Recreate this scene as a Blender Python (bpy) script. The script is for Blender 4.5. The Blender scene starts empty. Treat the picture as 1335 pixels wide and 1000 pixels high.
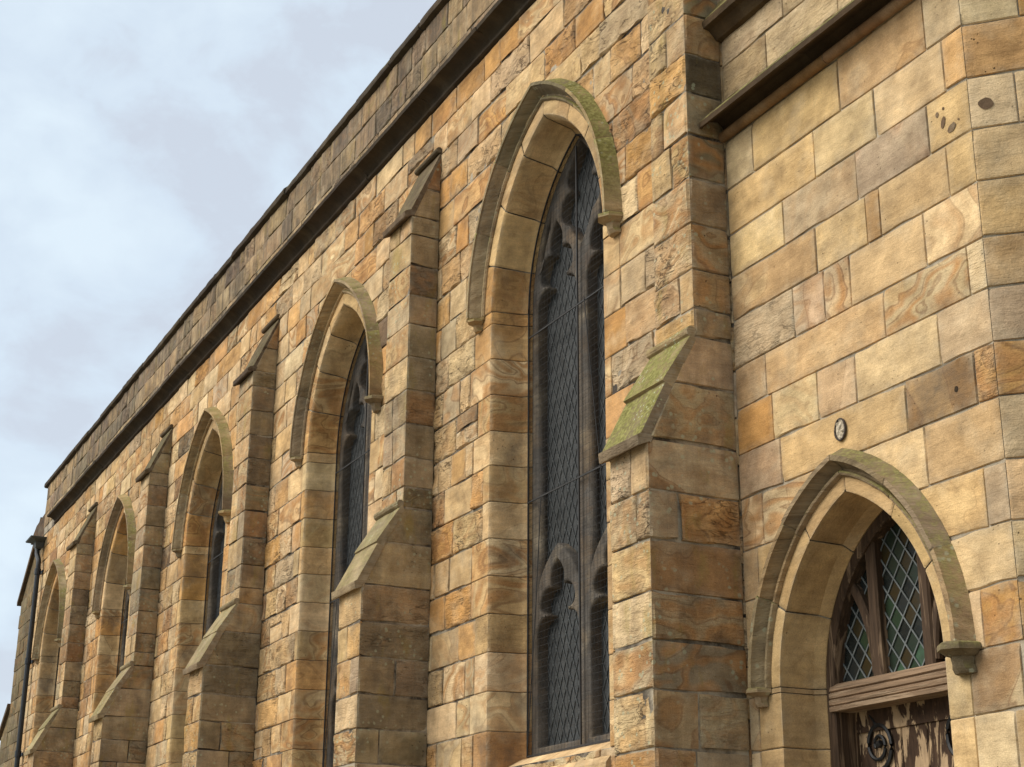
import bpy, math, random
from mathutils import Vector, noise
R = math.radians
sc = bpy.context.scene
# ------------------------------------------------------------------ camera
cam_d = bpy.data.cameras.new('camera')
cam = bpy.data.objects.new('camera', cam_d)
sc.collection.objects.link(cam)
YAW, PITCH, ROLL = R(-63.69461), R(19.30757), R(0.38974)
fw = Vector((math.sin(YAW)*math.cos(PITCH), math.cos(YAW)*math.cos(PITCH), math.sin(PITCH)))
rt = Vector((math.cos(YAW), -math.sin(YAW), 0)); up = rt.cross(fw)
r2 = rt*math.cos(ROLL)+up*math.sin(ROLL); u2 = up*math.cos(ROLL)-rt*math.sin(ROLL)
from mathutils import Matrix
m = Matrix((r2, u2, -fw)).transposed().to_4x4()
m.translation = Vector((0, -5.4, 1.6))
cam.matrix_world = m
cam_d.sensor_width = 36.0
cam_d.lens = 36.0*2053.42/1335.0
cam_d.clip_start = 0.1; cam_d.clip_end = 3000
sc.camera = cam
# ------------------------------------------------------------------ sky and sun
SUN_AZ, SUN_EL = (-0.38, -0.925), 40.0     # towards the sun in plan; degrees up
w = bpy.data.worlds.new('World'); sc.world = w; w.use_nodes = True
nt = w.node_tree; N = nt.nodes; L = nt.links
bg = N['Background']; bg.inputs['Strength'].default_value = 0.1
sky = N.new('ShaderNodeTexSky'); sky.sky_type = 'NISHITA'; sky.sun_disc = False
sky.sun_elevation = R(SUN_EL); sky.sun_rotation = math.atan2(SUN_AZ[0], SUN_AZ[1])
tc = N.new('ShaderNodeTexCoord')
mp = N.new('ShaderNodeMapping'); mp.inputs['Scale'].default_value = (1.0, 1.0, 1.5); mp.inputs['Location'].default_value = (3.1, 0.4, 1.7)
L.new(tc.outputs['Generated'], mp.inputs['Vector'])
n1 = N.new('ShaderNodeTexNoise'); n1.inputs['Scale'].default_value = 6.5; n1.inputs['Detail'].default_value = 7; n1.inputs['Roughness'].default_value = 0.5; n1.inputs['Distortion'].default_value = 0.5
L.new(mp.outputs[0], n1.inputs['Vector'])
n2 = N.new('ShaderNodeTexNoise'); n2.inputs['Scale'].default_value = 17; n2.inputs['Detail'].default_value = 8; n2.inputs['Roughness'].default_value = 0.55; n2.inputs['Distortion'].default_value = 0.3
L.new(mp.outputs[0], n2.inputs['Vector'])
cr = N.new('ShaderNodeValToRGB')
e = cr.color_ramp.elements
e[0].position = 0.43; e[0].color = (3.62, 3.98, 4.5, 1)
e[1].position = 0.62; e[1].color = (4.4, 5.05, 5.55, 1)
x = e.new(0.5); x.color = (3.95, 4.55, 5.15, 1)
ad = N.new('ShaderNodeMix'); ad.data_type = 'FLOAT'; ad.inputs[0].default_value = 0.34
L.new(n1.outputs[0], ad.inputs[2]); L.new(n2.outputs[0], ad.inputs[3])
L.new(ad.outputs[0], cr.inputs[0])
mxs = N.new('ShaderNodeMix'); mxs.data_type = 'RGBA'; mxs.inputs[0].default_value = 0.92
L.new(sky.outputs[0], mxs.inputs[6]); L.new(cr.outputs[0], mxs.inputs[7])
L.new(mxs.outputs[2], bg.inputs['Color'])
sd = bpy.data.lights.new('sun', 'SUN'); sd.energy = 2.0; sd.angle = R(44); sd.color = (1.0, 0.955, 0.88)
so = bpy.data.objects.new('sun', sd); sc.collection.objects.link(so)
dv = Vector((SUN_AZ[0]*math.cos(R(SUN_EL)), SUN_AZ[1]*math.cos(R(SUN_EL)), math.sin(R(SUN_EL))))
so.rotation_euler = dv.to_track_quat('Z', 'Y').to_euler()
sc.view_settings.view_transform = 'Standard'; sc.view_settings.look = 'None'
sc.view_settings.exposure = 0.86; sc.view_settings.gamma = 1
# ------------------------------------------------------------------ object helpers
def tagset(o, label=None, cat=None, group=None, kind=None):
    for k, v in (('label', label), ('category', cat), ('group', group), ('kind', kind)):
        if v: o[k] = v
    return o
def empty(name, loc, label, cat):
    o = bpy.data.objects.new(name, None); sc.collection.objects.link(o); o.location = loc
    return tagset(o, label, cat)
def lin(c): return tuple((v/255/12.92 if v/255 <= .04045 else ((v/255+.055)/1.055)**2.4) for v in c)
class MB:
    """one mesh: vertices in world space, with the stone attributes of each"""
    def __init__(s): s.v = []; s.f = []; s.a = {k: [] for k in ('tint', 'tint2', 'sp', 'suv', 'rad')}; s.smooth = True
    def add(s, pts, faces, at=None, uv=None, edge=None, rad=None):
        b = len(s.v); s.v.extend(pts); n = len(pts)
        t = at or DEF
        s.a['tint'].extend([t['t']+((edge[i] if edge else 0.0),) for i in range(n)])
        s.a['tint2'].extend([t['t2']+(t['two'],)]*n)
        s.a['sp'].extend([(t['band'], t['rough'], t['stain'], t['pit'])]*n)
        sd = t['seed']
        s.a['rad'].extend(rad if rad else [.5]*n)
        if uv: s.a['suv'].extend([(p[0]+sd*7.3, p[1]+sd*3.1, sd*11.7) for p in uv])
        else: s.a['suv'].extend([(p[0]+sd*7.3, p[2]+sd*3.1, p[1]+sd*11.7) for p in pts])
        s.f.extend([tuple(i+b for i in q) for q in faces])
    def box(s, a, b, at=None):
        (x0, y0, z0), (x1, y1, z1) = a, b
        p = [(x, y, z) for z in (z0, z1) for y in (y0, y1) for x in (x0, x1)]
        s.add(p, [(0, 2, 3, 1), (4, 5, 7, 6), (0, 1, 5, 4), (2, 6, 7, 3), (0, 4, 6, 2), (1, 3, 7, 5)], at)
    def build(s, name, mat, parent=None, smooth=True, attrs=True):
        me = bpy.data.meshes.new(name)
        o = bpy.data.objects.new(name, me); sc.collection.objects.link(o)
        off = Vector((0, 0, 0))
        if parent is not None:
            o.parent = parent
            q = parent
            while q is not None: off += q.location; q = q.parent
        vs = [(p[0]-off.x, p[1]-off.y, p[2]-off.z) for p in s.v]
        me.from_pydata(vs, [], s.f)
        if attrs:
            for k, typ, n in (('tint', 'FLOAT_COLOR', 4), ('tint2', 'FLOAT_COLOR', 4), ('sp', 'FLOAT_COLOR', 4), ('suv', 'FLOAT_VECTOR', 3)):
                at = me.attributes.new(k, typ, 'POINT')
                flat = [c for t in s.a[k] for c in t]
                at.data.foreach_set('color' if n == 4 else 'vector', flat)
            at = me.attributes.new('rad', 'FLOAT', 'POINT'); at.data.foreach_set('value', s.a['rad'])
        me.materials.append(mat)
        me.polygons.foreach_set('use_smooth', [smooth]*len(me.polygons))
        me.update()
        if smooth: me.set_sharp_from_angle(angle=R(32))
        return o
def tube(mb, pts, r, n=8, at=None, caps=True, flat=None):
    rings = []
    up0 = Vector((0, 0, 1))
    P = [Vector(p) for p in pts]
    for i, p in enumerate(P):
        d = (P[min(i+1, len(P)-1)]-P[max(i-1, 0)]).normalized()
        a = d.cross(up0)
        if a.length < .05: a = d.cross(Vector((1, 0, 0)))
        a.normalize(); b = d.cross(a)
        rr = r[i] if isinstance(r, (list, tuple)) else r
        rings.append([tuple(p+a*math.cos(2*math.pi*k/n)*rr+b*math.sin(2*math.pi*k/n)*rr) for k in range(n)])
    vs = [q for g in rings for q in g]; fs = []
    for i in range(len(P)-1):
        for k in range(n):
            fs.append((i*n+k, i*n+(k+1) % n, (i+1)*n+(k+1) % n, (i+1)*n+k))
    if caps: fs.append(tuple(range(n-1, -1, -1))); fs.append(tuple((len(P)-1)*n+k for k in range(n)))
    mb.add(vs, fs, at)
# ------------------------------------------------------------------ stone looks
rng = random.Random(11)
PAL = {  # colours of dry sandstone
 't': [(210,178,128), (204,172,122), (216,186,138), (208,178,134), (202,170,124)],
 'p': [(222,196,152), (216,190,148), (228,204,164)],
 'o': [(204,160,104), (196,150,92), (210,168,112)],
 'b': [(168,132,92), (156,120,82), (176,142,100)],
 'g': [(190,172,142), (182,164,134), (176,158,132)],
 'm': [(192,166,136), (184,158,130)],
 'd': [(124,106,82), (110,94,74)],
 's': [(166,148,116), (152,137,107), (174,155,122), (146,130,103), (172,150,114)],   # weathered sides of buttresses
 'k': [(150,130,104), (134,118,96), (166,144,110), (120,106,88), (176,150,112)],   # parapet
 'r': [(204,174,126), (196,166,118), (210,182,136)],                            # dressed reveals
}
ALB = 0.97; HUE = (1.01, .99, .985)
def look(key, band=None, two=None, rough=.3, stain=None, pit=None, t2=None):
    c = rng.choice(PAL[key]); j = rng.uniform(.93, 1.07)
    if key in 'tpgm': c = tuple(v*.7+q_*.3 for v, q_ in zip(c, (209, 177, 128)))
    c = tuple(max(0, min(255, v*j+rng.uniform(-2, 2))) for v in c)
    k2 = t2 or rng.choice('togbp')
    c2 = rng.choice(PAL[k2]); fm = rng.uniform(.45, 1); c2 = tuple(a_*fm+b_*(1-fm) for a_, b_ in zip(c2, c))
    return dict(t=tuple(v*ALB*q_ for v, q_ in zip(lin(c), HUE)), t2=tuple(v*ALB*q_ for v, q_ in zip(lin(c2), HUE)),
                two=(rng.choice([0, 0, .4, .8]) if two is None else two),
                band=(rng.choice([0, .1, .25, .4, .7, 1]) if band is None else band),
                rough=rough, stain=(rng.choice([0, 0, .2, .5]) if stain is None else stain),
                pit=(rng.choice([0, 0, 0, .5, 1]) if pit is None else pit), seed=rng.uniform(0, 9))
DEF = dict(t=(.3, .22, .13), t2=(.3, .2, .1), two=0, band=0, rough=.2, stain=.2, pit=0, seed=0)
def nave_look():
    k = rng.choices('tpobgmd', [44, 20, 13, 6, 11, 3, 1.5])[0]
    return look(k, rough=rng.choice([.15, .4, .8, 1.0]))
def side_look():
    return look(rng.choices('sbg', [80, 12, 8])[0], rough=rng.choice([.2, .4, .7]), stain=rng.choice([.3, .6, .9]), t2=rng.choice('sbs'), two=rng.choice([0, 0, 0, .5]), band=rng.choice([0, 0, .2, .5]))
# ------------------------------------------------------------------ materials
def mat(name): 
    m = bpy.data.materials.new(name); m.use_nodes = True
    return m, m.node_tree.nodes, m.node_tree.links, m.node_tree.nodes['Principled BSDF']
class G:
    """small helper for node graphs"""
    def __init__(s, N, L): s.N = N; s.L = L
    def put(s, sock, v):
        if hasattr(v, 'is_output'): s.L.new(v, sock)
        elif v is not None: sock.default_value = v
    def math(s, op, a, b=None, clamp=False):
        n = s.N.new('ShaderNodeMath'); n.operation = op; n.use_clamp = clamp
        s.put(n.inputs[0], a)
        if b is not None: s.put(n.inputs[1], b)
        return n.outputs[0]
    def noise(s, vec, scale, det=4, rough=.55, dist=0):
        n = s.N.new('ShaderNodeTexNoise'); s.put(n.inputs['Vector'], vec)
        n.inputs['Scale'].default_value = scale; n.inputs['Detail'].default_value = det
        n.inputs['Roughness'].default_value = rough; n.inputs['Distortion'].default_value = dist
        return n.outputs[0]
    def mapr(s, v, a, b, c=0, d=1, smooth=False):
        n = s.N.new('ShaderNodeMapRange'); n.clamp = True
        if smooth: n.interpolation_type = 'SMOOTHSTEP'
        s.put(n.inputs[0], v)
        for i, q in enumerate((a, b, c, d)): n.inputs[i+1].default_value = q
        return n.outputs[0]
    def mix(s, f, a, b, mode='MIX'):
        n = s.N.new('ShaderNodeMix'); n.data_type = 'RGBA'; n.blend_type = mode
        s.put(n.inputs[0], f); s.put(n.inputs[6], a); s.put(n.inputs[7], b)
        return n.outputs[2]
    def attr(s, name):
        n = s.N.new('ShaderNodeAttribute'); n.attribute_name = name; return n
    def vscale(s, v, sc_):
        n = s.N.new('ShaderNodeVectorMath'); n.operation = 'MULTIPLY'; s.put(n.inputs[0], v); n.inputs[1].default_value = sc_
        return n.outputs[0]
    def bump(s, h, dist, strength=1, nrm=None):
        n = s.N.new('ShaderNodeBump'); n.inputs['Distance'].default_value = dist; n.inputs['Strength'].default_value = strength
        s.put(n.inputs['Height'], h)
        if nrm is not None: s.L.new(nrm, n.inputs['Normal'])
        return n.outputs[0]
def rgb(c, a=1): return tuple(c)+(a,)
def stone_mat(name, streak=0.0, moss=0.0, soot=0.0, lichen=0.0, ml=(.12, .5), mt=(.38, .56), ls=17):
    m, N, L, B = mat(name); g = G(N, L)
    t = g.attr('tint'); t2 = g.attr('tint2'); sp = g.attr('sp'); uv = g.attr('suv').outputs['Vector']
    sep = N.new('ShaderNodeSeparateColor'); L.new(sp.outputs['Color'], sep.inputs[0])
    band, rough, stain = sep.outputs[0], sep.outputs[1], sep.outputs[2]; pit = sp.outputs['Alpha']
    edge = t.outputs['Alpha']
    geo = N.new('ShaderNodeNewGeometry'); pos = geo.outputs['Position']
    col = t.outputs['Color']
    # two-toned stones: a second bed colour with a brown rim where they meet
    f2 = g.noise(uv, 2.1, 2, .45, .6)
    sel = g.math('MULTIPLY', g.mapr(f2, .48, .555), t2.outputs['Alpha'])
    col = g.mix(sel, col, t2.outputs['Color'])
    rim = g.math('MULTIPLY', g.math('SUBTRACT', 1.0, g.mapr(g.math('ABSOLUTE', g.math('SUBTRACT', f2, .51)), 0, .012)), t2.outputs['Alpha'])
    col = g.mix(g.math('MULTIPLY', rim, .6), col, rgb((.20, .10, .045)))
    # iron banding: contour lines of a smooth field, nested like the rings in the photographed stones
    fb = g.math('ADD', g.noise(g.vscale(uv, (1.0, 1.5, 1)), 1.9, 2.2, .4, .8), g.math('MULTIPLY', g.attr('rad').outputs['Fac'], .30))
    s1 = g.math('SINE', g.math('MULTIPLY', fb, 78.0)); s2 = g.math('SINE', g.math('MULTIPLY', fb, 39.0))
    lines = g.math('MULTIPLY', g.mapr(s1, .2, 1.0), g.mapr(s2, -.5, .9))
    broad = g.mapr(g.math('SINE', g.math('MULTIPLY', fb, 34.0)), -.5, 1)
    col = g.mix(g.math('MULTIPLY', g.math('MULTIPLY', broad, band), .82), col, rgb((.45, .225, .082)))
    col = g.mix(g.math('MULTIPLY', g.math('MULTIPLY', lines, band), .62), col, rgb((.20, .092, .036)))
    # bedding, mottle and grain
    bed = g.noise(g.vscale(uv, (1.2, 14, 1)), 2.2, 4, .6, .3)
    col = g.mix(.32, col, g.mix(g.mapr(bed, .3, .7), rgb((.62, .58, .55)), rgb((1.25, 1.22, 1.16))), 'MULTIPLY')
    cl = g.noise(pos, 2.6, 5, .6, .4)
    col = g.mix(g.mapr(cl, .5, .72, 0, .45), col, g.mix(.5, col, rgb((.50, .30, .12))))
    col = g.mix(g.mapr(g.noise(uv, 3.1, 4, .6), .52, .7, 0, .6), col, g.mix(.6, col, rgb((.60, .48, .31))))
    mot = g.noise(uv, 5.5, 6, .62)
    col = g.mix(.75, col, g.mix(g.mapr(mot, .28, .72), rgb((.50, .46, .41)), rgb((1.36, 1.35, 1.32))), 'MULTIPLY')
    gr = g.noise(uv, 130, 3, .7)
    col = g.mix(.5, col, g.mix(g.mapr(gr, .25, .75), rgb((.52, .50, .48)), rgb((1.36, 1.36, 1.36))), 'MULTIPLY')
    # grey and black weather staining
    st = g.noise(pos, 1.7, 5, .6, .5)
    st2 = g.noise(pos, 9, 4, .6)
    sf = g.math('MULTIPLY', g.mapr(g.math('ADD', g.math('MULTIPLY', st, .75), g.math('MULTIPLY', st2, .25)), .48, .66), g.math('ADD', g.math('MULTIPLY', stain, .75), .25))
    col = g.mix(g.math('MULTIPLY', sf, .72), col, rgb((.115, .092, .068)))
    # arrises rubbed pale, mortar smeared on the edges
    ef = g.math('MULTIPLY', edge, g.mapr(g.noise(pos, 14, 3, .6), .38, .66))
    col = g.mix(g.math('MULTIPLY', ef, .45), col, rgb((.50, .43, .31)))
    ef2 = g.math('MULTIPLY', edge, g.mapr(g.noise(pos, 5, 3, .6), .5, .7))
    col = g.mix(g.math('MULTIPLY', ef2, .36), col, rgb((.11, .08, .05)))
    # cracks and flaking beds on the rough stones
    ck = g.noise(g.vscale(uv, (2.2, 5.5, 1)), 1.7, 5, .58, .9)
    cf = g.math('MULTIPLY', g.math('SUBTRACT', 1.0, g.mapr(g.math('ABSOLUTE', g.math('SUBTRACT', ck, .5)), .004, .016)), g.mapr(rough, .55, .95))
    cf = g.math('MULTIPLY', cf, g.mapr(g.noise(uv, 3.0, 2), .46, .56))
    col = g.mix(g.math('MULTIPLY', cf, .75), col, rgb((.10, .06, .032)))
    # pits
    vo = N.new('ShaderNodeTexVoronoi'); vo.inputs['Scale'].default_value = 26; L.new(uv, vo.inputs['Vector'])
    pn = g.noise(uv, 4, 2)
    pf = g.math('MULTIPLY', g.math('MULTIPLY', g.mapr(vo.outputs['Distance'], .16, .09), g.mapr(pn, .55, .62)), pit)
    col = g.mix(g.math('MULTIPLY', pf, .8), col, rgb((.05, .034, .02)))
    if streak:
        sk = g.noise(g.vscale(pos, (5.5, 5.5, .55)), 1.6, 5, .65, .4)
        col = g.mix(g.math('MULTIPLY', g.mapr(sk, .42, .66), streak), col, rgb((.055, .047, .036)))
        yl = g.noise(g.vscale(pos, (2.5, 2.5, 1)), 2.2, 5, .6)
        col = g.mix(g.math('MULTIPLY', g.mapr(yl, .58, .70), .5), col, rgb((.30, .22, .06)))
    if soot:
        so_ = g.noise(pos, 3.5, 5, .6)
        col = g.mix(g.mapr(so_, .25, .75, soot, soot*.88), col, rgb((.024, .018, .012)))
    nz = N.new('ShaderNodeSeparateXYZ'); L.new(geo.outputs['Normal'], nz.inputs[0])
    if moss:
        mo = g.noise(pos, 6, 6, .65); mo2 = g.noise(pos, 38, 4, .6)
        upf = g.mapr(nz.outputs[2], *ml)
        mf = g.math('MULTIPLY', g.math('MULTIPLY', upf, g.mapr(g.math('ADD', g.math('MULTIPLY', mo, .6), g.math('MULTIPLY', mo2, .4)), *mt)), moss)
        mc = g.mix(g.mapr(mo2, .35, .65), rgb((.115, .104, .022)), rgb((.29, .262, .085)))
        col = g.mix(mf, col, mc)
    if lichen:
        vl = N.new('ShaderNodeTexVoronoi'); vl.inputs['Scale'].default_value = ls; L.new(pos, vl.inputs['Vector'])
        ln = g.noise(pos, 2.3, 3)
        ld = g.math('ADD', vl.outputs['Distance'], g.math('MULTIPLY', g.noise(pos, 60, 2), .25))
        lf = g.math('MULTIPLY', g.math('MULTIPLY', g.mapr(ld, .40, .30), g.mapr(ln, .50, .56)), lichen)
        col = g.mix(lf, col, rgb((.40, .40, .26)))
    L.new(col, B.inputs['Base Color'])
    B.inputs['Roughness'].default_value = .92; B.inputs['Specular IOR Level'].default_value = .15
    # surface relief: grain, tooling and rough dressing
    ch = g.noise(g.vscale(uv, (5, 22, 1)), 2.0, 4, .6, 1.0)
    big = g.noise(uv, 11, 5, .6, .3)
    h1 = g.math('ADD', g.math('MULTIPLY', big, g.math('ADD', g.math('MULTIPLY', rough, 1.0), .15)), g.math('MULTIPLY', ch, g.math('MULTIPLY', rough, .7)))
    h1 = g.math('SUBTRACT', h1, g.math('ADD', g.math('MULTIPLY', pf, .5), g.math('MULTIPLY', cf, .5)))
    b1 = g.bump(h1, .032, .9)
    b2 = g.bump(gr, .004, .7, b1)
    L.new(b2, B.inputs['Normal'])
    return m
M_WALL = stone_mat('wall_stone')
M_SIDE = stone_mat('buttress_stone', lichen=.6, streak=.22)
M_PAR = stone_mat('parapet_stone', streak=.6)
M_COP = stone_mat('dark_coping_stone', soot=.82, moss=.35)
M_SOOT = stone_mat('sooty_moulding_stone', soot=.88, moss=.8)
M_HOOD = stone_mat('hood_stone', soot=.24, moss=.95, lichen=.4, ml=(-.05, .25), mt=(.33, .50))
M_HOOD2 = stone_mat('plain_hood_stone', soot=.34, moss=.8, lichen=.5, ml=(-.04, .35), mt=(.39, .58))
M_MOSS = stone_mat('mossy_slab_stone', soot=.22, moss=1.0, lichen=.9, mt=(.36, .52), ls=30)
M_ROLL = stone_mat('stained_roll_stone', soot=.35)
M_TRAC = stone_mat('tracery_stone', soot=.25)
def mortar(lo=.50, hi=.64):
    m, N, L, B = mat('lime_mortar'); g = G(N, L)
    p = N.new('ShaderNodeNewGeometry').outputs['Position']
    c = g.mix(g.mapr(g.noise(p, 2.4, 6, .65), lo, hi), rgb((.055, .04, .026)), rgb((.40, .33, .23)))
    L.new(c, B.inputs['Base Color']); B.inputs['Roughness'].default_value = .95
    L.new(g.bump(g.noise(p, 60, 4), .01, .8), B.inputs['Normal'])
    return m
M_MORT = mortar(.43, .60); M_MORTP = mortar(.30, .52)
def plain(name, c, rough=.6, metal=0, var=.35, scale=20, bump=.003, spec=.4):
    m, N, L, B = mat(name); g = G(N, L)
    p = N.new('ShaderNodeNewGeometry').outputs['Position']
    n = g.noise(p, scale, 5, .6)
    L.new(g.mix(g.mapr(n, .3, .7), rgb(tuple(v*(1-var) for v in c)), rgb(tuple(v*(1+var) for v in c))), B.inputs['Base Color'])
    B.inputs['Roughness'].default_value = rough; B.inputs['Metallic'].default_value = metal; B.inputs['Specular IOR Level'].default_value = spec
    if bump: L.new(g.bump(n, bump, .7), B.inputs['Normal'])
    return m
M_IRON = plain('black_iron', (.012, .011, .010), .55, 0, .4, 30)
M_LEAD = plain('lead_came', (.125, .135, .128), .6, 0, .3, 18, 0)
M_LEADD = plain('weathered_lead', (.062, .066, .064), .7, 0, .3, 18, 0)
M_WIRE = plain('rusty_wire', (.030, .028, .026), .8, 0, .3, 12, 0)
M_PIPE = plain('painted_cast_iron', (.014, .016, .018), .45, 0, .3, 9)
def glass_dark():
    m, N, L, B = mat('old_window_glass'); g = G(N, L)
    p = N.new('ShaderNodeNewGeometry').outputs['Position']
    n = g.noise(p, 7, 5, .6); n2 = g.noise(p, 45, 3, .6)
    c = g.mix(g.mapr(n, .3, .7), rgb((.032, .034, .034)), rgb((.078, .080, .078)))
    c = g.mix(g.mapr(n2, .55, .7, 0, .5), c, rgb((.09, .095, .09)))
    L.new(c, B.inputs['Base Color']); B.inputs['Roughness'].default_value = .35; B.inputs['Specular IOR Level'].default_value = .25
    L.new(g.bump(g.noise(p, 9, 3), .01, .5), B.inputs['Normal'])
    return m
M_GLASS = glass_dark()
# diamond cell sizes of the fanlight
DW, DH = .115, .150
def glass_col():
    m, N, L, B = mat('tinted_quarry_glass'); g = G(N, L)
    tcn = N.new('ShaderNodeTexCoord'); sp_ = N.new('ShaderNodeSeparateXYZ'); L.new(tcn.outputs['Object'], sp_.inputs[0])
    a = g.math('DIVIDE', sp_.outputs[0], DW); b = g.math('DIVIDE', sp_.outputs[2], DH)
    i = g.math('FLOOR', g.math('ADD', a, b)); j = g.math('FLOOR', g.math('SUBTRACT', a, b))
    cb = N.new('ShaderNodeCombineXYZ'); L.new(i, cb.inputs[0]); L.new(j, cb.inputs[1])
    wn = N.new('ShaderNodeTexWhiteNoise'); wn.noise_dimensions = '3D'; L.new(cb.outputs[0], wn.inputs['Vector'])
    r = N.new('ShaderNodeValToRGB'); r.color_ramp.interpolation = 'CONSTANT'; L.new(wn.outputs['Value'], r.inputs[0])
    e = r.color_ramp.elements
    e[0].position = 0; e[0].color = (.010, .013, .012, 1)
    e[1].position = .28; e[1].color = (.022, .034, .022, 1)
    for p_, c_ in ((.5, (.040, .028, .010, 1)), (.65, (.020, .024, .024, 1)), (.80, (.024, .045, .022, 1)), (.90, (.075, .055, .016, 1)), (.96, (.05, .10, .055, 1))):
        q = e.new(p_); q.color = c_
    p = N.new('ShaderNodeNewGeometry').outputs['Position']
    c = g.mix(g.mapr(g.noise(p, 30, 4), .35, .7, 0, .5), r.outputs[0], rgb((.03, .03, .022)))
    L.new(c, B.inputs['Base Color']); B.inputs['Roughness'].default_value = .2; B.inputs['Specular IOR Level'].default_value = .4
    L.new(g.bump(wn.outputs['Value'], .004, .4), B.inputs['Normal'])
    return m
M_QUARRY = glass_col()
def wood(name, base, peel, lo, hi, grain=(30, 30, 2.2)):
    m, N, L, B = mat(name); g = G(N, L)
    p = N.new('ShaderNodeNewGeometry').outputs['Position']
    gv = g.vscale(p, grain)
    gn = g.noise(gv, 1.6, 5, .65, .4)
    c = g.mix(g.mapr(gn, .3, .7), rgb(tuple(v*.5 for v in base)), rgb(tuple(v*1.35 for v in base)))
    pv = g.vscale(p, tuple(.42*v for v in grain))
    pe = g.mapr(g.noise(pv, 1.5, 6, .62, .6), lo, hi)
    pc = g.mix(g.mapr(gn, .3, .7), rgb(tuple(v*.7 for v in peel)), rgb(tuple(v*1.15 for v in peel)))
    L.new(g.mix(pe, c, pc), B.inputs['Base Color'])
    B.inputs['Roughness'].default_value = .8; B.inputs['Specular IOR Level'].default_value = .2
    L.new(g.bump(pe, .003, .8, g.bump(gn, .004, .9)), B.inputs['Normal'])
    return m
M_DOOR = wood('peeling_door_paint', (.060, .033, .018), (.44, .30, .17), .51, .545, (22, 22, 5.5))
M_FRAME = wood('weathered_frame_oak', (.070, .042, .024), (.30, .20, .12), .54, .66)
M_TRANS = wood('weathered_transom_oak', (.24, .155, .092), (.36, .25, .155), .50, .58, (2.2, 30, 30))
# ------------------------------------------------------------------ masonry builder
class Plane:
    """a wall face: world point of (u, v, depth) for u along, v up, depth inwards"""
    def __init__(s, o, u, n): s.o = Vector(o); s.u = Vector(u); s.n = Vector(n)
    def __call__(s, u, v, d=0): p = s.o+s.u*u+s.n*d; return (p.x, p.y, p.z+v)
FZ = 0.012
def axis(a, b, step, ea, eb, gap):
    """grid positions across a stone, denser at its edges; ea/eb: 'j' joint, 'a' arris"""
    o = []
    la, lb = (gap if ea == 'j' else .003), (gap if eb == 'j' else .003)
    A, Z = a+la, b-lb
    if Z-A < .03: return [A, (A+Z)/2, Z], [1, 0, 1]
    e1 = min(.0045, (Z-A)*.2); e2 = min(.014, (Z-A)*.4)
    n = max(1, int(round((Z-A-2*e2)/step)))
    inner = [A+e2+(Z-A-2*e2)*i/n for i in range(n+1)]
    o = [A, A+e1]+inner+[Z-e1, Z]
    return o, [1, .5]+[0]*(n+1)+[.5, 1]
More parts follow.
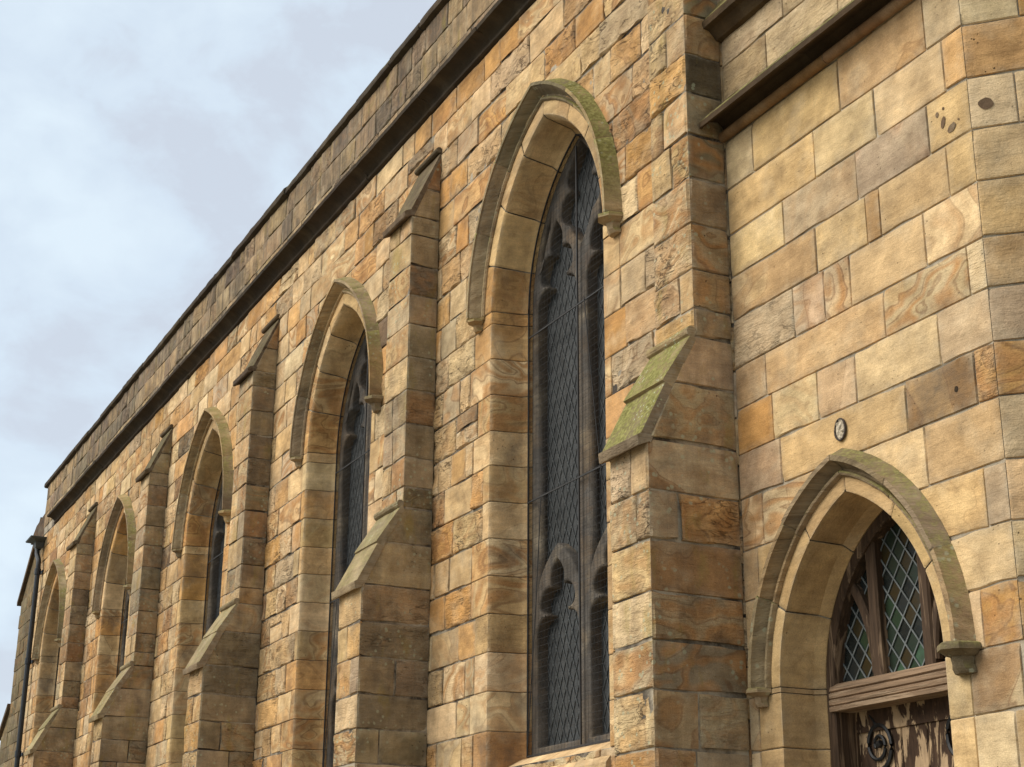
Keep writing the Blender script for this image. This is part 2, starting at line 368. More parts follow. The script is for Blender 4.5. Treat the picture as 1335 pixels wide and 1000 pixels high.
def stone(mb, P, u0, u1, v0, v1, at, step=.05, edges='jjjj', lim=None, keepout=None, gap=.0035, proud=None, flip=False, lip=FZ):
    if u1-u0 < .02 or v1-v0 < .02: return
    us, eu = axis(u0, u1, step, edges[0], edges[1], gap)
    vs, ev = axis(v0, v1, step, edges[2], edges[3], gap)
    nu, nv = len(us), len(vs)
    rough = at['rough']; pr = rng.uniform(-.004, .005) if proud is None else proud
    pts = []; uvs = []; ed = []; ins = []
    tilt = 0 if 'a' in edges or lip < FZ else rng.uniform(-.010, .010); so_ = rng.uniform(0, 90); ta_ = .03 if lip >= FZ else .003; tx = rng.uniform(-ta_, ta_); ty = rng.uniform(-ta_, ta_)
    chip = [(rng.choice([0, 0, 0, 0, .6, 1.1])*.02, ) for _ in range(4)]
    rads = []; rcx = u0+(u1-u0)*rng.uniform(.1, .9); rcz = v0+(v1-v0)*rng.uniform(-.1, 1.0); rw = rng.choice([0, .5, 1, 1])
    for j, v in enumerate(vs):
        for i, u in enumerate(us):
            uu, vv = u, v
            if lim:
                lo, hi = lim(v)
                f = (u-u0)/(u1-u0)
                lo = max(lo, u0) if lo > u0 else u0; hi = min(hi, u1)
                uu = lo+(hi-lo)*f
            e = max(eu[i], ev[j])
            ar = (i == 0 and edges[0] == 'a') or (i == nu-1 and edges[1] == 'a') or (j == 0 and edges[2] == 'a') or (j == nv-1 and edges[3] == 'a')
            ari = (i <= 1 and edges[0] == 'a') or (i >= nu-2 and edges[1] == 'a')
            q = Vector((uu*1.0+so_, vv, so_))
            if not ar:
                if lip >= FZ and step < .1:
                    er = max(0, noise.noise(q*2.6+Vector((5, 9, 1)))-.14)*.058
                    if j <= 1: vv += er
                    elif j >= nv-2: vv -= max(0, noise.noise(q*2.6+Vector((15, 2, 8)))-.14)*.058
                elif step < .1:
                    if j <= 1: vv += max(0, noise.noise(q*3.1+Vector((5, 9, 1)))-.2)*.03
                    elif j >= nv-2: vv -= max(0, noise.noise(q*3.1+Vector((15, 2, 8)))-.2)*.03
                if lip >= FZ and step < .1:
                    if i <= 1 and edges[0] == 'j': uu += max(0, noise.noise(q*3+Vector((1, 22, 8)))-.18)*.05
                if i in (0, nu-1): uu += noise.noise(q*9)*.007
                if j in (0, nv-1): vv += noise.noise(q*9+Vector((31, 7, 3)))*.007
                vv += (uu-(u0+u1)/2)*tilt*min(1, (uu-u0)*8+.0)*1.0
            d = -pr*(0 if ari else 1)
            if ar:
                d = .003 if (e == 1) else 0
                if (j in (0, nv-1) and edges[2 if j == 0 else 3] == 'j'): d = .006
            elif e == 1: d += lip+.004
            elif e == .5: d += lip*.12
            if not ar:
                amp = .0012+.010*rough+(.008 if rough > .75 else 0)
                k = 1 if e == 0 else .4
                if ari: k = .15
                d += (noise.noise(q*7)*amp+noise.noise(q*21)*amp*.55)*k
                if e == 0: d -= .004*rough
                d += ((uu-(u0+u1)/2)*tx+(vv-(v0+v1)/2)*ty)*(0 if ari else 1)
                # chipped corners
                for (ci, cj, cc) in ((0, 0, chip[0][0]), (nu-1, 0, chip[1][0]), (0, nv-1, chip[2][0]), (nu-1, nv-1, chip[3][0])):
                    if cc:
                        dist = math.hypot(us[ci]-u, vs[cj]-v)
                        if dist < cc*1.6: d += (cc*1.6-dist)*.35
            inside = False
            if keepout:
                r_ = keepout(uu, vv)
                if r_: inside = True; uu, vv = r_
            rads.append(.5+rw*((abs(u-rcx)/(u1-u0))**2.4+(abs(v-rcz)/(v1-v0))**2.4)**(1/2.4))
            pts.append(P(uu, vv, d)); uvs.append((uu, vv)); ed.append(1.0 if e == 1 else (.75 if e == .5 else (.42 if (i in (2, nu-3) or j in (2, nv-3)) else 0))); ins.append(inside)
    fs = []
    for j in range(nv-1):
        for i in range(nu-1):
            a, b, c, d_ = j*nu+i, j*nu+i+1, (j+1)*nu+i+1, (j+1)*nu+i
            if keepout and ins[a] and ins[b] and ins[c] and ins[d_]: continue
            fs.append((a, d_, c, b) if flip else (a, b, c, d_))
    if fs: mb.add(pts, fs, at, uvs, ed, rads)
def lengths(u0, u1, lo, hi, prev=()):
    """joint positions along a course, kept off the joints of the course below"""
    js = [u0]
    while True:
        for _ in range(8):
            x = js[-1]+rng.uniform(lo, hi)
            if all(abs(x-p) > .07 for p in prev): break
        if u1-x < lo*.6: break
        js.append(x)
    js.append(u1)
    return js
# pointed arches: half width hw, springing zs, radius r (centres at r-hw beyond the axis)
class Arch:
    def __init__(s, cx, hw, zs, r, z0): s.cx, s.hw, s.zs, s.r, s.z0 = cx, hw, zs, r, z0; s.c = r-hw
    def th(s, o): return math.acos(min(1, s.c/(s.r+o)))
    def apex(s, o): return s.zs+math.sqrt((s.r+o)**2-s.c**2)
    def arc(s, side, tau, o):
        """point on the arc: side -1 left / +1 right, tau 0 springing .. 1 apex, offset o outwards"""
        a = tau*s.th(o)
        return s.cx+side*((s.r+o)*math.cos(a)-s.c), s.zs+(s.r+o)*math.sin(a)
    def top(s, x, o):
        d = abs(x-s.cx)
        if d >= s.hw+o: return None
        return s.zs+math.sqrt(max(0, (s.r+o)**2-(d+s.c)**2))
    def keep(s, o):
        def f(u, v):
            d = abs(u-s.cx); sg = -1 if u < s.cx else 1
            if v < s.zs-.001:
                return None
            ax, az = d+s.c, v-s.zs
            q = math.hypot(ax, az)
            if q >= s.r+o: return None
            k = (s.r+o)/max(q, .01)
            nx, nz_ = ax*k-s.c, az*k
            if nx < 0: nx = 0; nz_ = s.apex(o)-s.zs
            return s.cx+sg*nx, s.zs+nz_
        return f
def backing(mb, P, u0, u1, z0, z1, arches, o=.07, d=FZ, n=14):
    """mortar bed behind the stones, open at the arches"""
    def quad(a, b, za, zb, zc, zd): mb.add([P(a, za, d), P(b, zb, d), P(b, zc, d), P(a, zd, d)], [(0, 1, 2, 3)])
    x = u0
    for A in sorted(arches, key=lambda A: A.cx):
        l, r_ = A.cx-A.hw-o, A.cx+A.hw+o
        quad(x, l, z0, z0, z1, z1)
        if A.z0 > z0: quad(l, r_, z0, z0, A.z0, A.z0)
        xs = [l+(r_-l)*i/n for i in range(n+1)]
        for a, b in zip(xs, xs[1:]):
            ta = A.top(a, o) or A.zs; tb = A.top(b, o) or A.zs
            quad(a, b, ta, tb, z1, z1)
        x = r_
    quad(x, u1, z0, z0, z1, z1)
def surround(mb, A, P, courses, bands, prof, step, lk, arch_n, flip=False):
    """jamb quoins and voussoirs: face band, arris, reveal and inner chamfer in one piece per stone.
    prof: list of (offset inwards, depth) from the arris to the window"""
    jf = lambda side, z, o: (A.cx+side*(A.hw+o), z)
    af = lambda side, t, o: A.arc(side, t, o)
    bedmb = MB()
    def piece(side, f, t0, t1, band, at, n):
        st = [(band, FZ), (band-.006, .002), (band*.5, 0), (.012, 0), (.0, .004)]
        for k, (a, b) in enumerate(prof[1:]):
            pa = prof[k]
            L_ = math.hypot(a-pa[0], b-pa[1]); m_ = max(1, int(L_/.07))
            for q in range(1, m_+1): st.append((-(pa[0]+(a-pa[0])*q/m_), pa[1]+(b-pa[1])*q/m_))
        ts = [0, .02, .06]+[.06+.88*i/n for i in range(1, n)]+[.94, .98, 1]
        pts = []; uvs = []; ed = []
        s0 = rng.uniform(0, 50); pr = rng.uniform(-.002, .002); acc = 0
        for j, t in enumerate(ts):
            acc = 0
            for i, (o, d) in enumerate(st):
                tt = t0+(t1-t0)*t
                x, z, = f(side, tt, o)
                e = 1 if j in (0, len(ts)-1) else 0
                e2 = 1 if i == 0 else e
                dd = d+pr
                if e: # joint: sink a little normal to the surface
                    if i < 4: dd += .006
                    else:
                        x += side*.006; dd += 0
                else:
                    q = Vector((o*3+s0, tt*3, d*3+s0))
                    k_ = noise.noise(q*4)*.003+noise.noise(q*14)*.002*at['rough']
                    if i < 4: dd += k_
                    elif i > 4: x += side*k_
                pts.append(P(x, z, dd))
                if i: acc += math.hypot(o-st[i-1][0], d-st[i-1][1])
                uvs.append((acc, z)); ed.append(.8 if (e or i in (0, 4)) else 0)
        m_ = len(st); fs = []
        for j in range(len(ts)-1):
            for i in range(m_-1):
                a, b, c, d_ = j*m_+i, j*m_+i+1, (j+1)*m_+i+1, (j+1)*m_+i
                fs.append((a, b, c, d_) if side < 0 else (a, d_, c, b))
        mb.add(pts, fs, at, uvs, ed)
    for side in (-1, 1):   # bed behind the joints of the reveal
        st = [(.10, FZ+.002), (.014, FZ+.002)]+[(-a+.014, b) for a, b in prof[1:]]
        rows = [(jf(side, courses[0][0], o)+(d,)) for o, d in st], [(jf(side, A.zs, o)+(d,)) for o, d in st]
        rows = list(rows)+[[A.arc(side, t/14, o)+(d,) for o, d in st] for t in range(1, 15)]
        n_ = len(st)
        bedmb.add([P(*q_) for r_ in rows for q_ in r_], [(j*n_+i, j*n_+i+1, (j+1)*n_+i+1, (j+1)*n_+i) for j in range(len(rows)-1) for i in range(n_-1)])
    for side in (-1, 1):
        for k, (za, zb) in enumerate(courses):
            piece(side, jf, za+.002, zb-.002, bands[(side, k)], lk(), max(2, int((zb-za)/step)))
        ts = [0]+[(i+rng.uniform(-.12, .12))/arch_n for i in range(1, arch_n)]+[1]
        for a, b in zip(ts, ts[1:]):
            piece(side, af, a+.003, b-(.003 if b < 1 else 0), .18, lk(), max(5, int((b-a)*A.r*A.th(0)/step)))
    return bedmb
def hood(mb, A, P, prof, zlow, lk, nseg=3, step=.07, stop=True, ss=1.0, so=.215):
    """moulded hood over the arch; prof: closed outline of (offset outwards, projection)"""
    for side in (-1, 1):
        cuts = [-(A.zs-zlow)/1.0] if zlow < A.zs else [0]
        marks = [0]+[(i+rng.uniform(-.1, .1))/nseg for i in range(1, nseg)]+[1]
        runs = [(a, b) for a, b in zip(marks, marks[1:])]
        if zlow < A.zs-.02: runs = [('j', 0)]+runs
        for a, b in runs:
            at = lk()
            n = 4 if a == 'j' else max(4, int((b-a)*A.r*A.th(.2)/step))
            ts = [0, .012]+[i/n for i in range(1, n)]+[.988, 1]
            pts = []; uvs = []; ed = []
            so_ = rng.uniform(0, 30); pj = rng.uniform(-.003, .003)
            for k, t in enumerate(ts):
                e = k in (0, len(ts)-1) and not (a != 'j' and b == 1 and k == len(ts)-1)
                for i, (o, pjt) in enumerate(prof):
                    o2 = o*ss; p2 = pjt*ss
                    if e: o2 = o2-.004*(1 if o > .2 else -1)*ss; p2 = max(0, p2-.005)
                    nn = noise.noise(Vector((o*8+so_, t*5+so_, pjt*9)))*.004
                    if a == 'j': x, z = A.cx+side*(A.hw+o2+nn), zlow+(A.zs-zlow)*t
                    else: x, z = A.arc(side, a+(b-a)*t, o2+nn)
                    pts.append(P(x, z, -(p2+pj*(p2 > 0)))); uvs.append((o*3+t, z)); ed.append(1 if e else 0)
            m_ = len(prof); fs = []
            for k in range(len(ts)-1):
                for i in range(m_):
                    q = (i+1) % m_
                    aa, bb, cc, dd = k*m_+i, k*m_+q, (k+1)*m_+q, (k+1)*m_+i
                    fs.append((aa, dd, cc, bb) if side < 0 else (aa, bb, cc, dd))
            fs.append(tuple(range(m_)) if side > 0 else tuple(range(m_-1, -1, -1)))
            mb.add(pts, fs, at, uvs, ed)
        if stop:
            # moulded stop: a tapering polygonal capital turned out from the wall
            cx = A.cx+side*(A.hw+so*ss); at = lk(); kk = .92 if side > 0 else .66
            rings = [(0.01, .095, .128), (.0, .118, .150), (-.012, .122, .155), (-.034, .122, .155), (-.036, .108, .135), (-.058, .085, .105), (-.064, .066, .085), (-.105, .060, .078), (-.125, .070, .072), (-.150, .072, .050), (-.155, .045, .03)]
            n = 5; pts = []
            for dz, rx, py in rings:
                for k in range(n):
                    an = math.pi*k/(n-1)
                    pts.append(P(cx+math.cos(an)*rx*ss*kk, zlow+.01+dz*ss*kk, -(.006+math.sin(an)*py*ss*(kk+.08))))
            fs = []
            for j in range(len(rings)-1):
                for k in range(n-1): fs.append((j*n+k, j*n+k+1, (j+1)*n+k+1, (j+1)*n+k))
            fs.append(tuple(range(n-1, -1, -1))); fs.append(tuple((len(rings)-1)*n+k for k in range(n)))
            mb.add(pts, fs, at)
HOODP = [(.118, 0), (.118, .012), (.128, .026), (.142, .026), (.150, .014), (.152, .002), (.168, .004), (.180, .022), (.196, .062), (.212, .100), (.222, .108), (.222, .122), (.250, .122), (.252, .106), (.298, .0)]
def prism(mb, prof, x0, x1, lk, seg=None, axisdir='x', step=.12, gap=.002, jitter=.003, closed=True):
    """moulding of profile (y, z) run along x in blocks"""
    xs = [x0]
    if seg:
        while xs[-1] < x1: xs.append(xs[-1]+rng.uniform(*seg))
        xs[-1] = x1
        if len(xs) > 2 and xs[-1]-xs[-2] < .2: xs.pop(-2)
    else: xs = [x0, x1]
    for a, b in zip(xs, xs[1:]):
        at = lk(); n = max(2, int((b-a)/step)); jy = rng.uniform(-jitter, jitter); jz = rng.uniform(-.5, .5)*jitter if seg else 0
        ts = [a+gap, a+gap+.01]+[a+(b-a)*i/n for i in range(1, n)]+[b-gap-.01, b-gap]
        pts = []; ed = []; so_ = rng.uniform(0, 40)
        for k, x in enumerate(ts):
            e = k in (0, len(ts)-1)
            for (y, z) in prof:
                nn = noise.noise(Vector((x*4, y*9+so_, z*9)))*jitter*1.5+noise.noise(Vector((x*15, y*9+so_, z*9)))*jitter
                yy = y+(jy+nn if abs(y) > .001 else 0)+(.004 if e and y < -.01 else 0)
                pts.append((x, yy, z+nn*.7+jz)); ed.append(1 if e else 0)
        m_ = len(prof); fs = []
        for k in range(len(ts)-1):
            for i in range(m_):
                q = (i+1) % m_
                fs.append((k*m_+i, (k+1)*m_+i, (k+1)*m_+q, k*m_+q))
        fs.append(tuple(range(m_))); fs.append(tuple((len(ts)-1)*m_+i for i in range(m_-1, -1, -1)))
        mb.add(pts, fs, at, [(p[0], p[2]) for p in pts], ed)
# ------------------------------------------------------------------ the nave
XL, XR = -32.65, -7.76
CZ = [0, .32, .63, .95, 1.26, 1.57, 1.88, 2.19, 2.50, 2.80, 3.11, 3.42, 3.73, 4.04, 4.35, 4.66, 4.97, 5.28, 5.58, 5.90, 6.22, 6.54, 6.86, 7.17, 7.48, 7.79, 8.10, 8.40, 8.70, 9.0, 9.27]
BX = [-7.99, -12.75, -17.63, -22.59, -27.63]     # buttress centres
BW = [.46, .52, .56, .54, .54]
WX = [-10.37, -15.08, -20.12, -25.2, -30.5]      # window centres
WIN = [Arch(cx, .97, 6.65, 1.54, 2.80) for cx in WX]
nave = empty('church_nave', (-20, 0, 0), 'long sandstone church wall with five pointed windows between stepped buttresses and a plain parapet', 'church')
PF = Plane((0, 0, 0), (1, 0, 0), (0, 1, 0))
def lod(x): return .034 if x > -13.2 else .045 if x > -14.5 else (.07 if x > -19.5 else .12)
# quoin bands beside every window
jc = [i for i in range(len(CZ)-1) if CZ[i] >= 2.79 and CZ[i+1] <= 6.56]
bands = {}
for wi in range(5):
    for side in (-1, 1):
        for k in range(len(jc)+1):
            bands[(wi, side, k)] = rng.choice([.09, .12, .16, .24, .32, .4])
mw = MB(); prev = ()
for ci in range(len(CZ)-1):
    z0, z1 = CZ[ci], CZ[ci+1]
    if ci in jc:
        k = jc.index(ci)
        spans = []; x = XR
        for wi, A in enumerate(WIN):
            spans.append((A.cx+A.hw+bands[(wi, 1, k)], x)); x = A.cx-A.hw-bands[(wi, -1, k)]
        spans.append((XL, x))
    else: spans = [(XL, XR)]
    allj = []
    for (a, b) in spans:
        js = lengths(a, b, .24, .78 if z1 > 6.8 else .68, prev); allj += js
        for u0, u1 in zip(js, js[1:]):
            mid = (u0+u1)/2
            hid = any(abs(u0-bx) < bw/2 and abs(u1-bx) < bw/2 for bx, bw in zip(BX, BW))
            if hid: continue
            st = lod(mid) if z1 > 2.4 else .2
            A = min(WIN, key=lambda A: abs(A.cx-mid))
            kp = A.keep(.165) if (z1 > 6.6 and abs(A.cx-mid) < 1.8) else None
            e = ('a' if abs(u0-XL) < .01 else 'j')+'jjj'
            zz0, zz1 = z0, z1
            if kp and z0 < A.zs: # the course that holds the springing stops at the jamb quoins
                lo, hi = A.cx-A.hw-.165, A.cx+A.hw+.165
                if u0 >= lo and u1 <= hi: continue
                if u0 < lo < u1: u1 = lo
                if u0 < hi < u1: u0 = hi
                kp = None if (u1 <= lo or u0 >= hi) else kp
            at = nave_look()
            if z1 > 7.4 and mid < -11 and rng.random() < .5: at = look(rng.choice('ootp'), rough=.3)
            if rng.random() < .06 and u1-u0 > .4 and not kp:   # a stone made up of two thin courses
                zm = (z0+z1)/2+rng.uniform(-.04, .04)
                stone(mw, PF, u0, u1, z0, zm, nave_look(), st, e); stone(mw, PF, u0, u1, zm, z1, at, st, e)
            else:
                stone(mw, PF, u0, u1, zz0, zz1, at, st, e, keepout=kp, gap=rng.choice([.002, .0035, .006]))
    prev = allj
wall = mw.build('wall', M_WALL, nave)
mm = MB(); backing(mm, PF, XL+.012, XR, 0, 9.3, WIN)
# end wall, back and roof close the volume
for q in ([(XL+.012, .012, 0), (XL+.012, 9, 0), (XL+.012, 9, 9.3), (XL+.012, .012, 9.3)], [(XL, 9, 0), (XR, 9, 0), (XR, 9, 9.3), (XL, 9, 9.3)]):
    mm.add(q, [(0, 1, 2, 3)])
mm.build('mortar_bed', M_MORT, wall, False, False)
rf = MB(); rf.add([(XL, .3, 9.3), (XR, .3, 9.3), (XR, 4.6, 10.1), (XL, 4.6, 10.1), (XR, 9, 9.3), (XL, 9, 9.3)], [(0, 1, 2, 3), (3, 2, 4, 5)])
rf.build('roof', M_LEADD, nave, False, False)
# cornice and parapet
lk_soot = lambda: look('d', band=0, two=0, rough=.3, stain=.4, pit=0)
mc = MB()
prism(mc, [(.02, 9.27), (-.012, 9.272), (-.030, 9.285), (-.034, 9.305), (-.022, 9.318), (-.030, 9.335), (-.075, 9.375), (-.125, 9.398), (-.165, 9.402), (-.172, 9.44), (-.10, 9.50), (.02, 9.55)], XL+1.2, XR, lk_soot, (.9, 1.7), jitter=.006, gap=.003)
cornice = mc.build('cornice', M_SOOT, nave)
mpw = MB(); PP = Plane((0, -.01, 0), (1, 0, 0), (0, 1, 0)); prev = ()
for z0, z1 in ((9.45, 9.74), (9.74, 10.05), (10.05, 10.34)):
    js = lengths(XL, XR, .25, .75, prev); prev = js
    for u0, u1 in zip(js, js[1:]):
        stone(mpw, PP, u0, u1, z0, z1, look('k', rough=rng.choice([.2, .5, .8]), band=rng.choice([0, 0, .2]), stain=.6, t2='k'), lod((u0+u1)/2), ('a' if u0 == XL else 'j')+'jjj')
mpw.add([(XL+.01, .0, 9.3), (XL+.01, .4, 9.3), (XL+.01, .4, 10.34), (XL+.01, .0, 10.34)], [(0, 1, 2, 3)], look('k'))
par = mpw.build('parapet', M_PAR, nave)
mq = MB(); mq.box((XL+.012, .002, 9.3), (XR, .4, 10.34)); mq.build('mortar_bed', M_MORT, par, False, False)
mcp = MB(); prism(mcp, [(.45, 10.34), (-.035, 10.34), (-.062, 10.352), (-.068, 10.375), (-.06, 10.43), (.0, 10.485), (.2, 10.53), (.45, 10.48)], XL-.12, XR, lk_soot, (.8, 1.4), jitter=.009, gap=.005)
mcp.build('coping', M_COP, par)
# ------------------------------------------------------------------ buttresses
lk_moss = lambda: look('s', band=0, two=0, rough=.5, stain=.4, pit=0)
BZ_LO = [0, .32, .63, .95, 1.26, 1.57, 1.88, 2.19, 2.32, 2.605, 2.935, 3.22, 3.505, 3.82, 4.12, 4.44, 4.83, 5.16]
BZ_HI = [5.16, 5.35, 5.62, 5.94, 6.26, 6.58, 6.90, 7.19, 7.49, 7.80, 7.99, 8.30, 8.66]
FRONT1 = {4.12: 'p', 3.82: 'p', 3.505: 't', 3.22: 'p', 2.935: 'p', 2.605: 'p'}
def slope_y(z):
    if z < 4.42: return -.65
    if z < 5.16: return -.65+(z-4.42)/(5.16-4.42)*(.65-.29)
    if z < 7.99: return -.29
    return -.29+(z-7.99)/(8.66-7.99)*.29
def buttress(i):
    cx, bw = BX[i], BW[i]; xl, xr = cx-bw/2, cx+bw/2
    st = lod(cx)
    mb = MB()
    for (zs, yf) in ((BZ_LO, -.65), (BZ_HI, -.29)):
        for z0, z1 in zip(zs, zs[1:]):
            lo = yf == -.65
            PFf = Plane((0, yf, 0), (1, 0, 0), (0, 1, 0))
            sloped = (lo and z1 > 4.45) or ((not lo) and z1 > 8.0)
            js = [xl, xr]
            if rng.random() < .4: js = [xl, xl+bw*rng.uniform(.3, .7), xr]
            fstep = st if z1 > 2.3 else .2
            if not sloped:
                for u0, u1 in zip(js, js[1:]):
                    key = FRONT1.get(z0) if i == 0 and lo else None
                    at = look(key or rng.choice('ptttgo'), rough=rng.choice([.3, .6, .9]))
                    if i and not lo: at = look(rng.choice('tttgsb'), rough=rng.choice([.3, .6]), stain=.3)
                    stone(mb, PFf, u0, u1, z0, z1, at, fstep, ('a' if u0 == xl else 'j')+('a' if u1 == xr else 'j')+'jj')
            # flanks: u runs along y on the right side, mirrored on the left
            for s_, xx in ((1, xr), (-1, xl)):
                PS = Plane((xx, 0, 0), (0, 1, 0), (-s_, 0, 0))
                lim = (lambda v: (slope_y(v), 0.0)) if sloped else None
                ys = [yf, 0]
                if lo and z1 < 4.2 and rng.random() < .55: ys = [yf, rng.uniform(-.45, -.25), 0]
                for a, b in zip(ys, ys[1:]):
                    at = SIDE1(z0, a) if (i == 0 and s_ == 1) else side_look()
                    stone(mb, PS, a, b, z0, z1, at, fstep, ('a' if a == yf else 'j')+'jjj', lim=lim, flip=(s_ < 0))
    name = 'buttress'
    o = mb.build(name, M_SIDE, nave)
    # core
    mk = MB(); e = .011
    pr = [(-.65+e, 0), (-.65+e, 4.42), (-.29+e, 5.16-.02), (-.29+e, 7.97), (-.005, 8.62), (-.005, 0)]
    n = len(pr)
    mk.add([(xl+e, y, z) for y, z in pr]+[(xr-e, y, z) for y, z in pr], [tuple(range(n-1, -1, -1)), tuple(range(n, 2*n))]+[(k, (k+1) % n, n+(k+1) % n, n+k) for k in range(n)])
    mk.build('mortar_bed', M_MORT, o, False, False)
    # weathering slabs, two overlapping courses with a drip at the foot
    md = MB(); lkw = lk_moss
    ca = (.36, .74); ln = math.hypot(*ca); ty, tz = ca[0]/ln, ca[1]/ln; ny, nz = -tz, ty
    def sl(y0, z0, t0, t1, th0, th1, lip):
        a = (y0+ty*t0, z0+tz*t0); b = (y0+ty*t1, z0+tz*t1)
        p = [(a[0]+ny*-.01, a[1]+nz*-.01), (a[0]+ny*th0, a[1]+nz*th0), (b[0]+ny*th1, b[1]+nz*th1), (b[0]+ny*-.01, b[1]+nz*-.01)]
        return p
    y0, z0 = -.65, 4.42
    prism(md, [(-.64, 4.405), (-.648, 4.412), (-.715, 4.385), (-.722, 4.395), (-.728, 4.448), (-.700, 4.466), (-.692+ty*.42, 4.461+tz*.42), (-.64+ty*.42, 4.415+tz*.42+.0)], xl-.022, xr+.003, lkw, None, step=.05, jitter=.005)
    prism(md, [(-.64+ty*.40, 4.425+tz*.40), (-.692+ty*.398-.014, 4.461+tz*.398+.004), (-.692+ty*.40-.004, 4.461+tz*.40+.024), (-.302, 5.165+.02), (-.28, 5.13)], xl-.02, xr+.005, lkw, None, step=.05, jitter=.005)
    md.build('weathering_slab', M_MOSS if i == 0 else M_MOSS2, o)
    mr = MB(); c0 = (-.315, 5.185); prism(mr, [(c0[0]+math.cos(a)*.036, c0[1]+math.sin(a)*.036) for a in [2*math.pi*k/10 for k in range(10)]]+[], xl-.035, xr+.003, lkw, None, step=.05, jitter=.003)
    mr.build('roll_moulding', M_MOSS if i == 0 else M_MOSS2, o)
    # cap at the head
    ca2 = (.29, .67); ln = math.hypot(*ca2); ty, tz = ca2[0]/ln, ca2[1]/ln
    mt = MB()
    prism(mt, [(-.27, 7.985), (-.283, 7.99), (-.352, 7.955), (-.362, 7.965), (-.368, 8.012), (-.338, 8.035), (-.297, 8.05), (-.012, 8.05+(.285/.29)*.67), (0, 8.74), (0, 8.64)], xl-.03, xr+.004, lk_soot, None, step=.06, jitter=.004)
    mt.build('cap_slab', M_CAP, o)
    mr = MB(); prism(mr, [(-.025+math.cos(a)*.030, 8.735+math.sin(a)*.030) for a in [2*math.pi*k/10 for k in range(10)]], xl-.03, xr+.01, lk_soot, None, step=.06, jitter=.002)
    mr.build('roll_moulding', M_CAP, o)
    return o
M_MOSS2 = stone_mat('lichened_slab_stone', soot=.15, moss=.45, lichen=.5)
M_CAP = stone_mat('dark_cap_stone', soot=.5, moss=.35)
S1 = {7.49: 's', 7.19: 's', 6.90: 'd', 6.58: 's', 6.26: 's', 5.94: 's', 5.62: 's', 5.35: 's', 5.16: 's'}
def SIDE1(z0, y):
    if 3.8 < z0 < 3.9: return look('o', band=1, two=.8, rough=.8, t2='p') if y > -.6 else look('s', band=.2, two=.4, rough=.3, stain=.3)
    if 4.1 < z0 < 4.2: return look('g', band=.3, two=1, rough=.3, stain=.2, t2='b')
    if z0 < 3.6 and z0 > 3.4: return look('b', band=.1, two=.9, rough=.3, stain=.2, t2='g')
    if 4.4 < z0 < 4.5: return look('s', band=.6, two=.4, rough=.4, stain=.4, t2='o')
    return look(rng.choice('bsgsg') if z0 < 5 else S1.get(z0, 's'), rough=rng.choice([.3, .6]), stain=.4, t2='o')
butts = [buttress(i) for i in range(5)]
butts[0]['label'] = 'nearest buttress with a moss covered sloping slab'
# ------------------------------------------------------------------ nave windows
PROF = [(0, .004), (.02, .03), (.065, .27), (.075, .285), (.105, .318), (.11, .37)]
def curve_plate(name, outer, holes, y, depth, bev, material, parent, res=1):
    """a moulded stone plate: outline with openings, chamfered front and back"""
    cu = bpy.data.curves.new(name, 'CURVE'); cu.dimensions = '2D'; cu.fill_mode = 'BOTH'
    cu.extrude = depth/2-bev; cu.bevel_depth = bev; cu.bevel_resolution = 2; cu.offset = -bev
    for pts in [outer]+holes:
        s = cu.splines.new('POLY'); s.points.add(len(pts)-1); s.use_cyclic_u = True
        for p, (a, b) in zip(s.points, pts): p.co = (a, b, 0, 1)
    tmp = bpy.data.objects.new(name, cu); sc.collection.objects.link(tmp)
    dg = bpy.context.evaluated_depsgraph_get()
    me = bpy.data.meshes.new_from_object(tmp.evaluated_get(dg))
    sc.collection.objects.unlink(tmp); bpy.data.objects.remove(tmp); bpy.data.curves.remove(cu)
    for v in me.vertices:
        a, b, c = v.co; v.co = (a, y+depth/2-c, b)
    me.flip_normals()
    return me
def arcpts(cx, cz, r, a0, a1, n): return [(cx+r*math.cos(R(a0+(a1-a0)*i/n)), cz+r*math.sin(R(a0+(a1-a0)*i/n))) for i in range(n+1)]
def bez(p0, p1, p2, n=6): return [((1-t)**2*p0[0]+2*t*(1-t)*p1[0]+t*t*p2[0], (1-t)**2*p0[1]+2*t*(1-t)*p1[1]+t*t*p2[1]) for t in [i/n for i in range(n+1)]]
def tref(cx, hw, z0, zs, zt, head):
    """a light with a cusped pointed head: straight sides from z0 to zs, cusps, apex at zt"""
    h = zt-zs
    half = [(hw, z0), (hw, zs)]
    half += bez((hw, zs), (hw*.99, zs+h*.22), (hw*.50, zs+h*.235), 5)[1:]       # lower foil to cusp
    half += bez((hw*.50, zs+h*.27), (hw*.98, zs+h*.30), (hw*.78, zs+h*.50), 6)   # side foil
    half += bez((hw*.78, zs+h*.50), (hw*.62, zs+h*.66), (hw*.30, zs+h*.62), 5)[1:]
    half += bez((hw*.30, zs+h*.65), (hw*.42, zs+h*.82), (0, zt), 6)
    pts = [(cx+a, b) for a, b in half]
    pts += [(cx-a, b) for a, b in reversed(half[:-1])]
    return pts
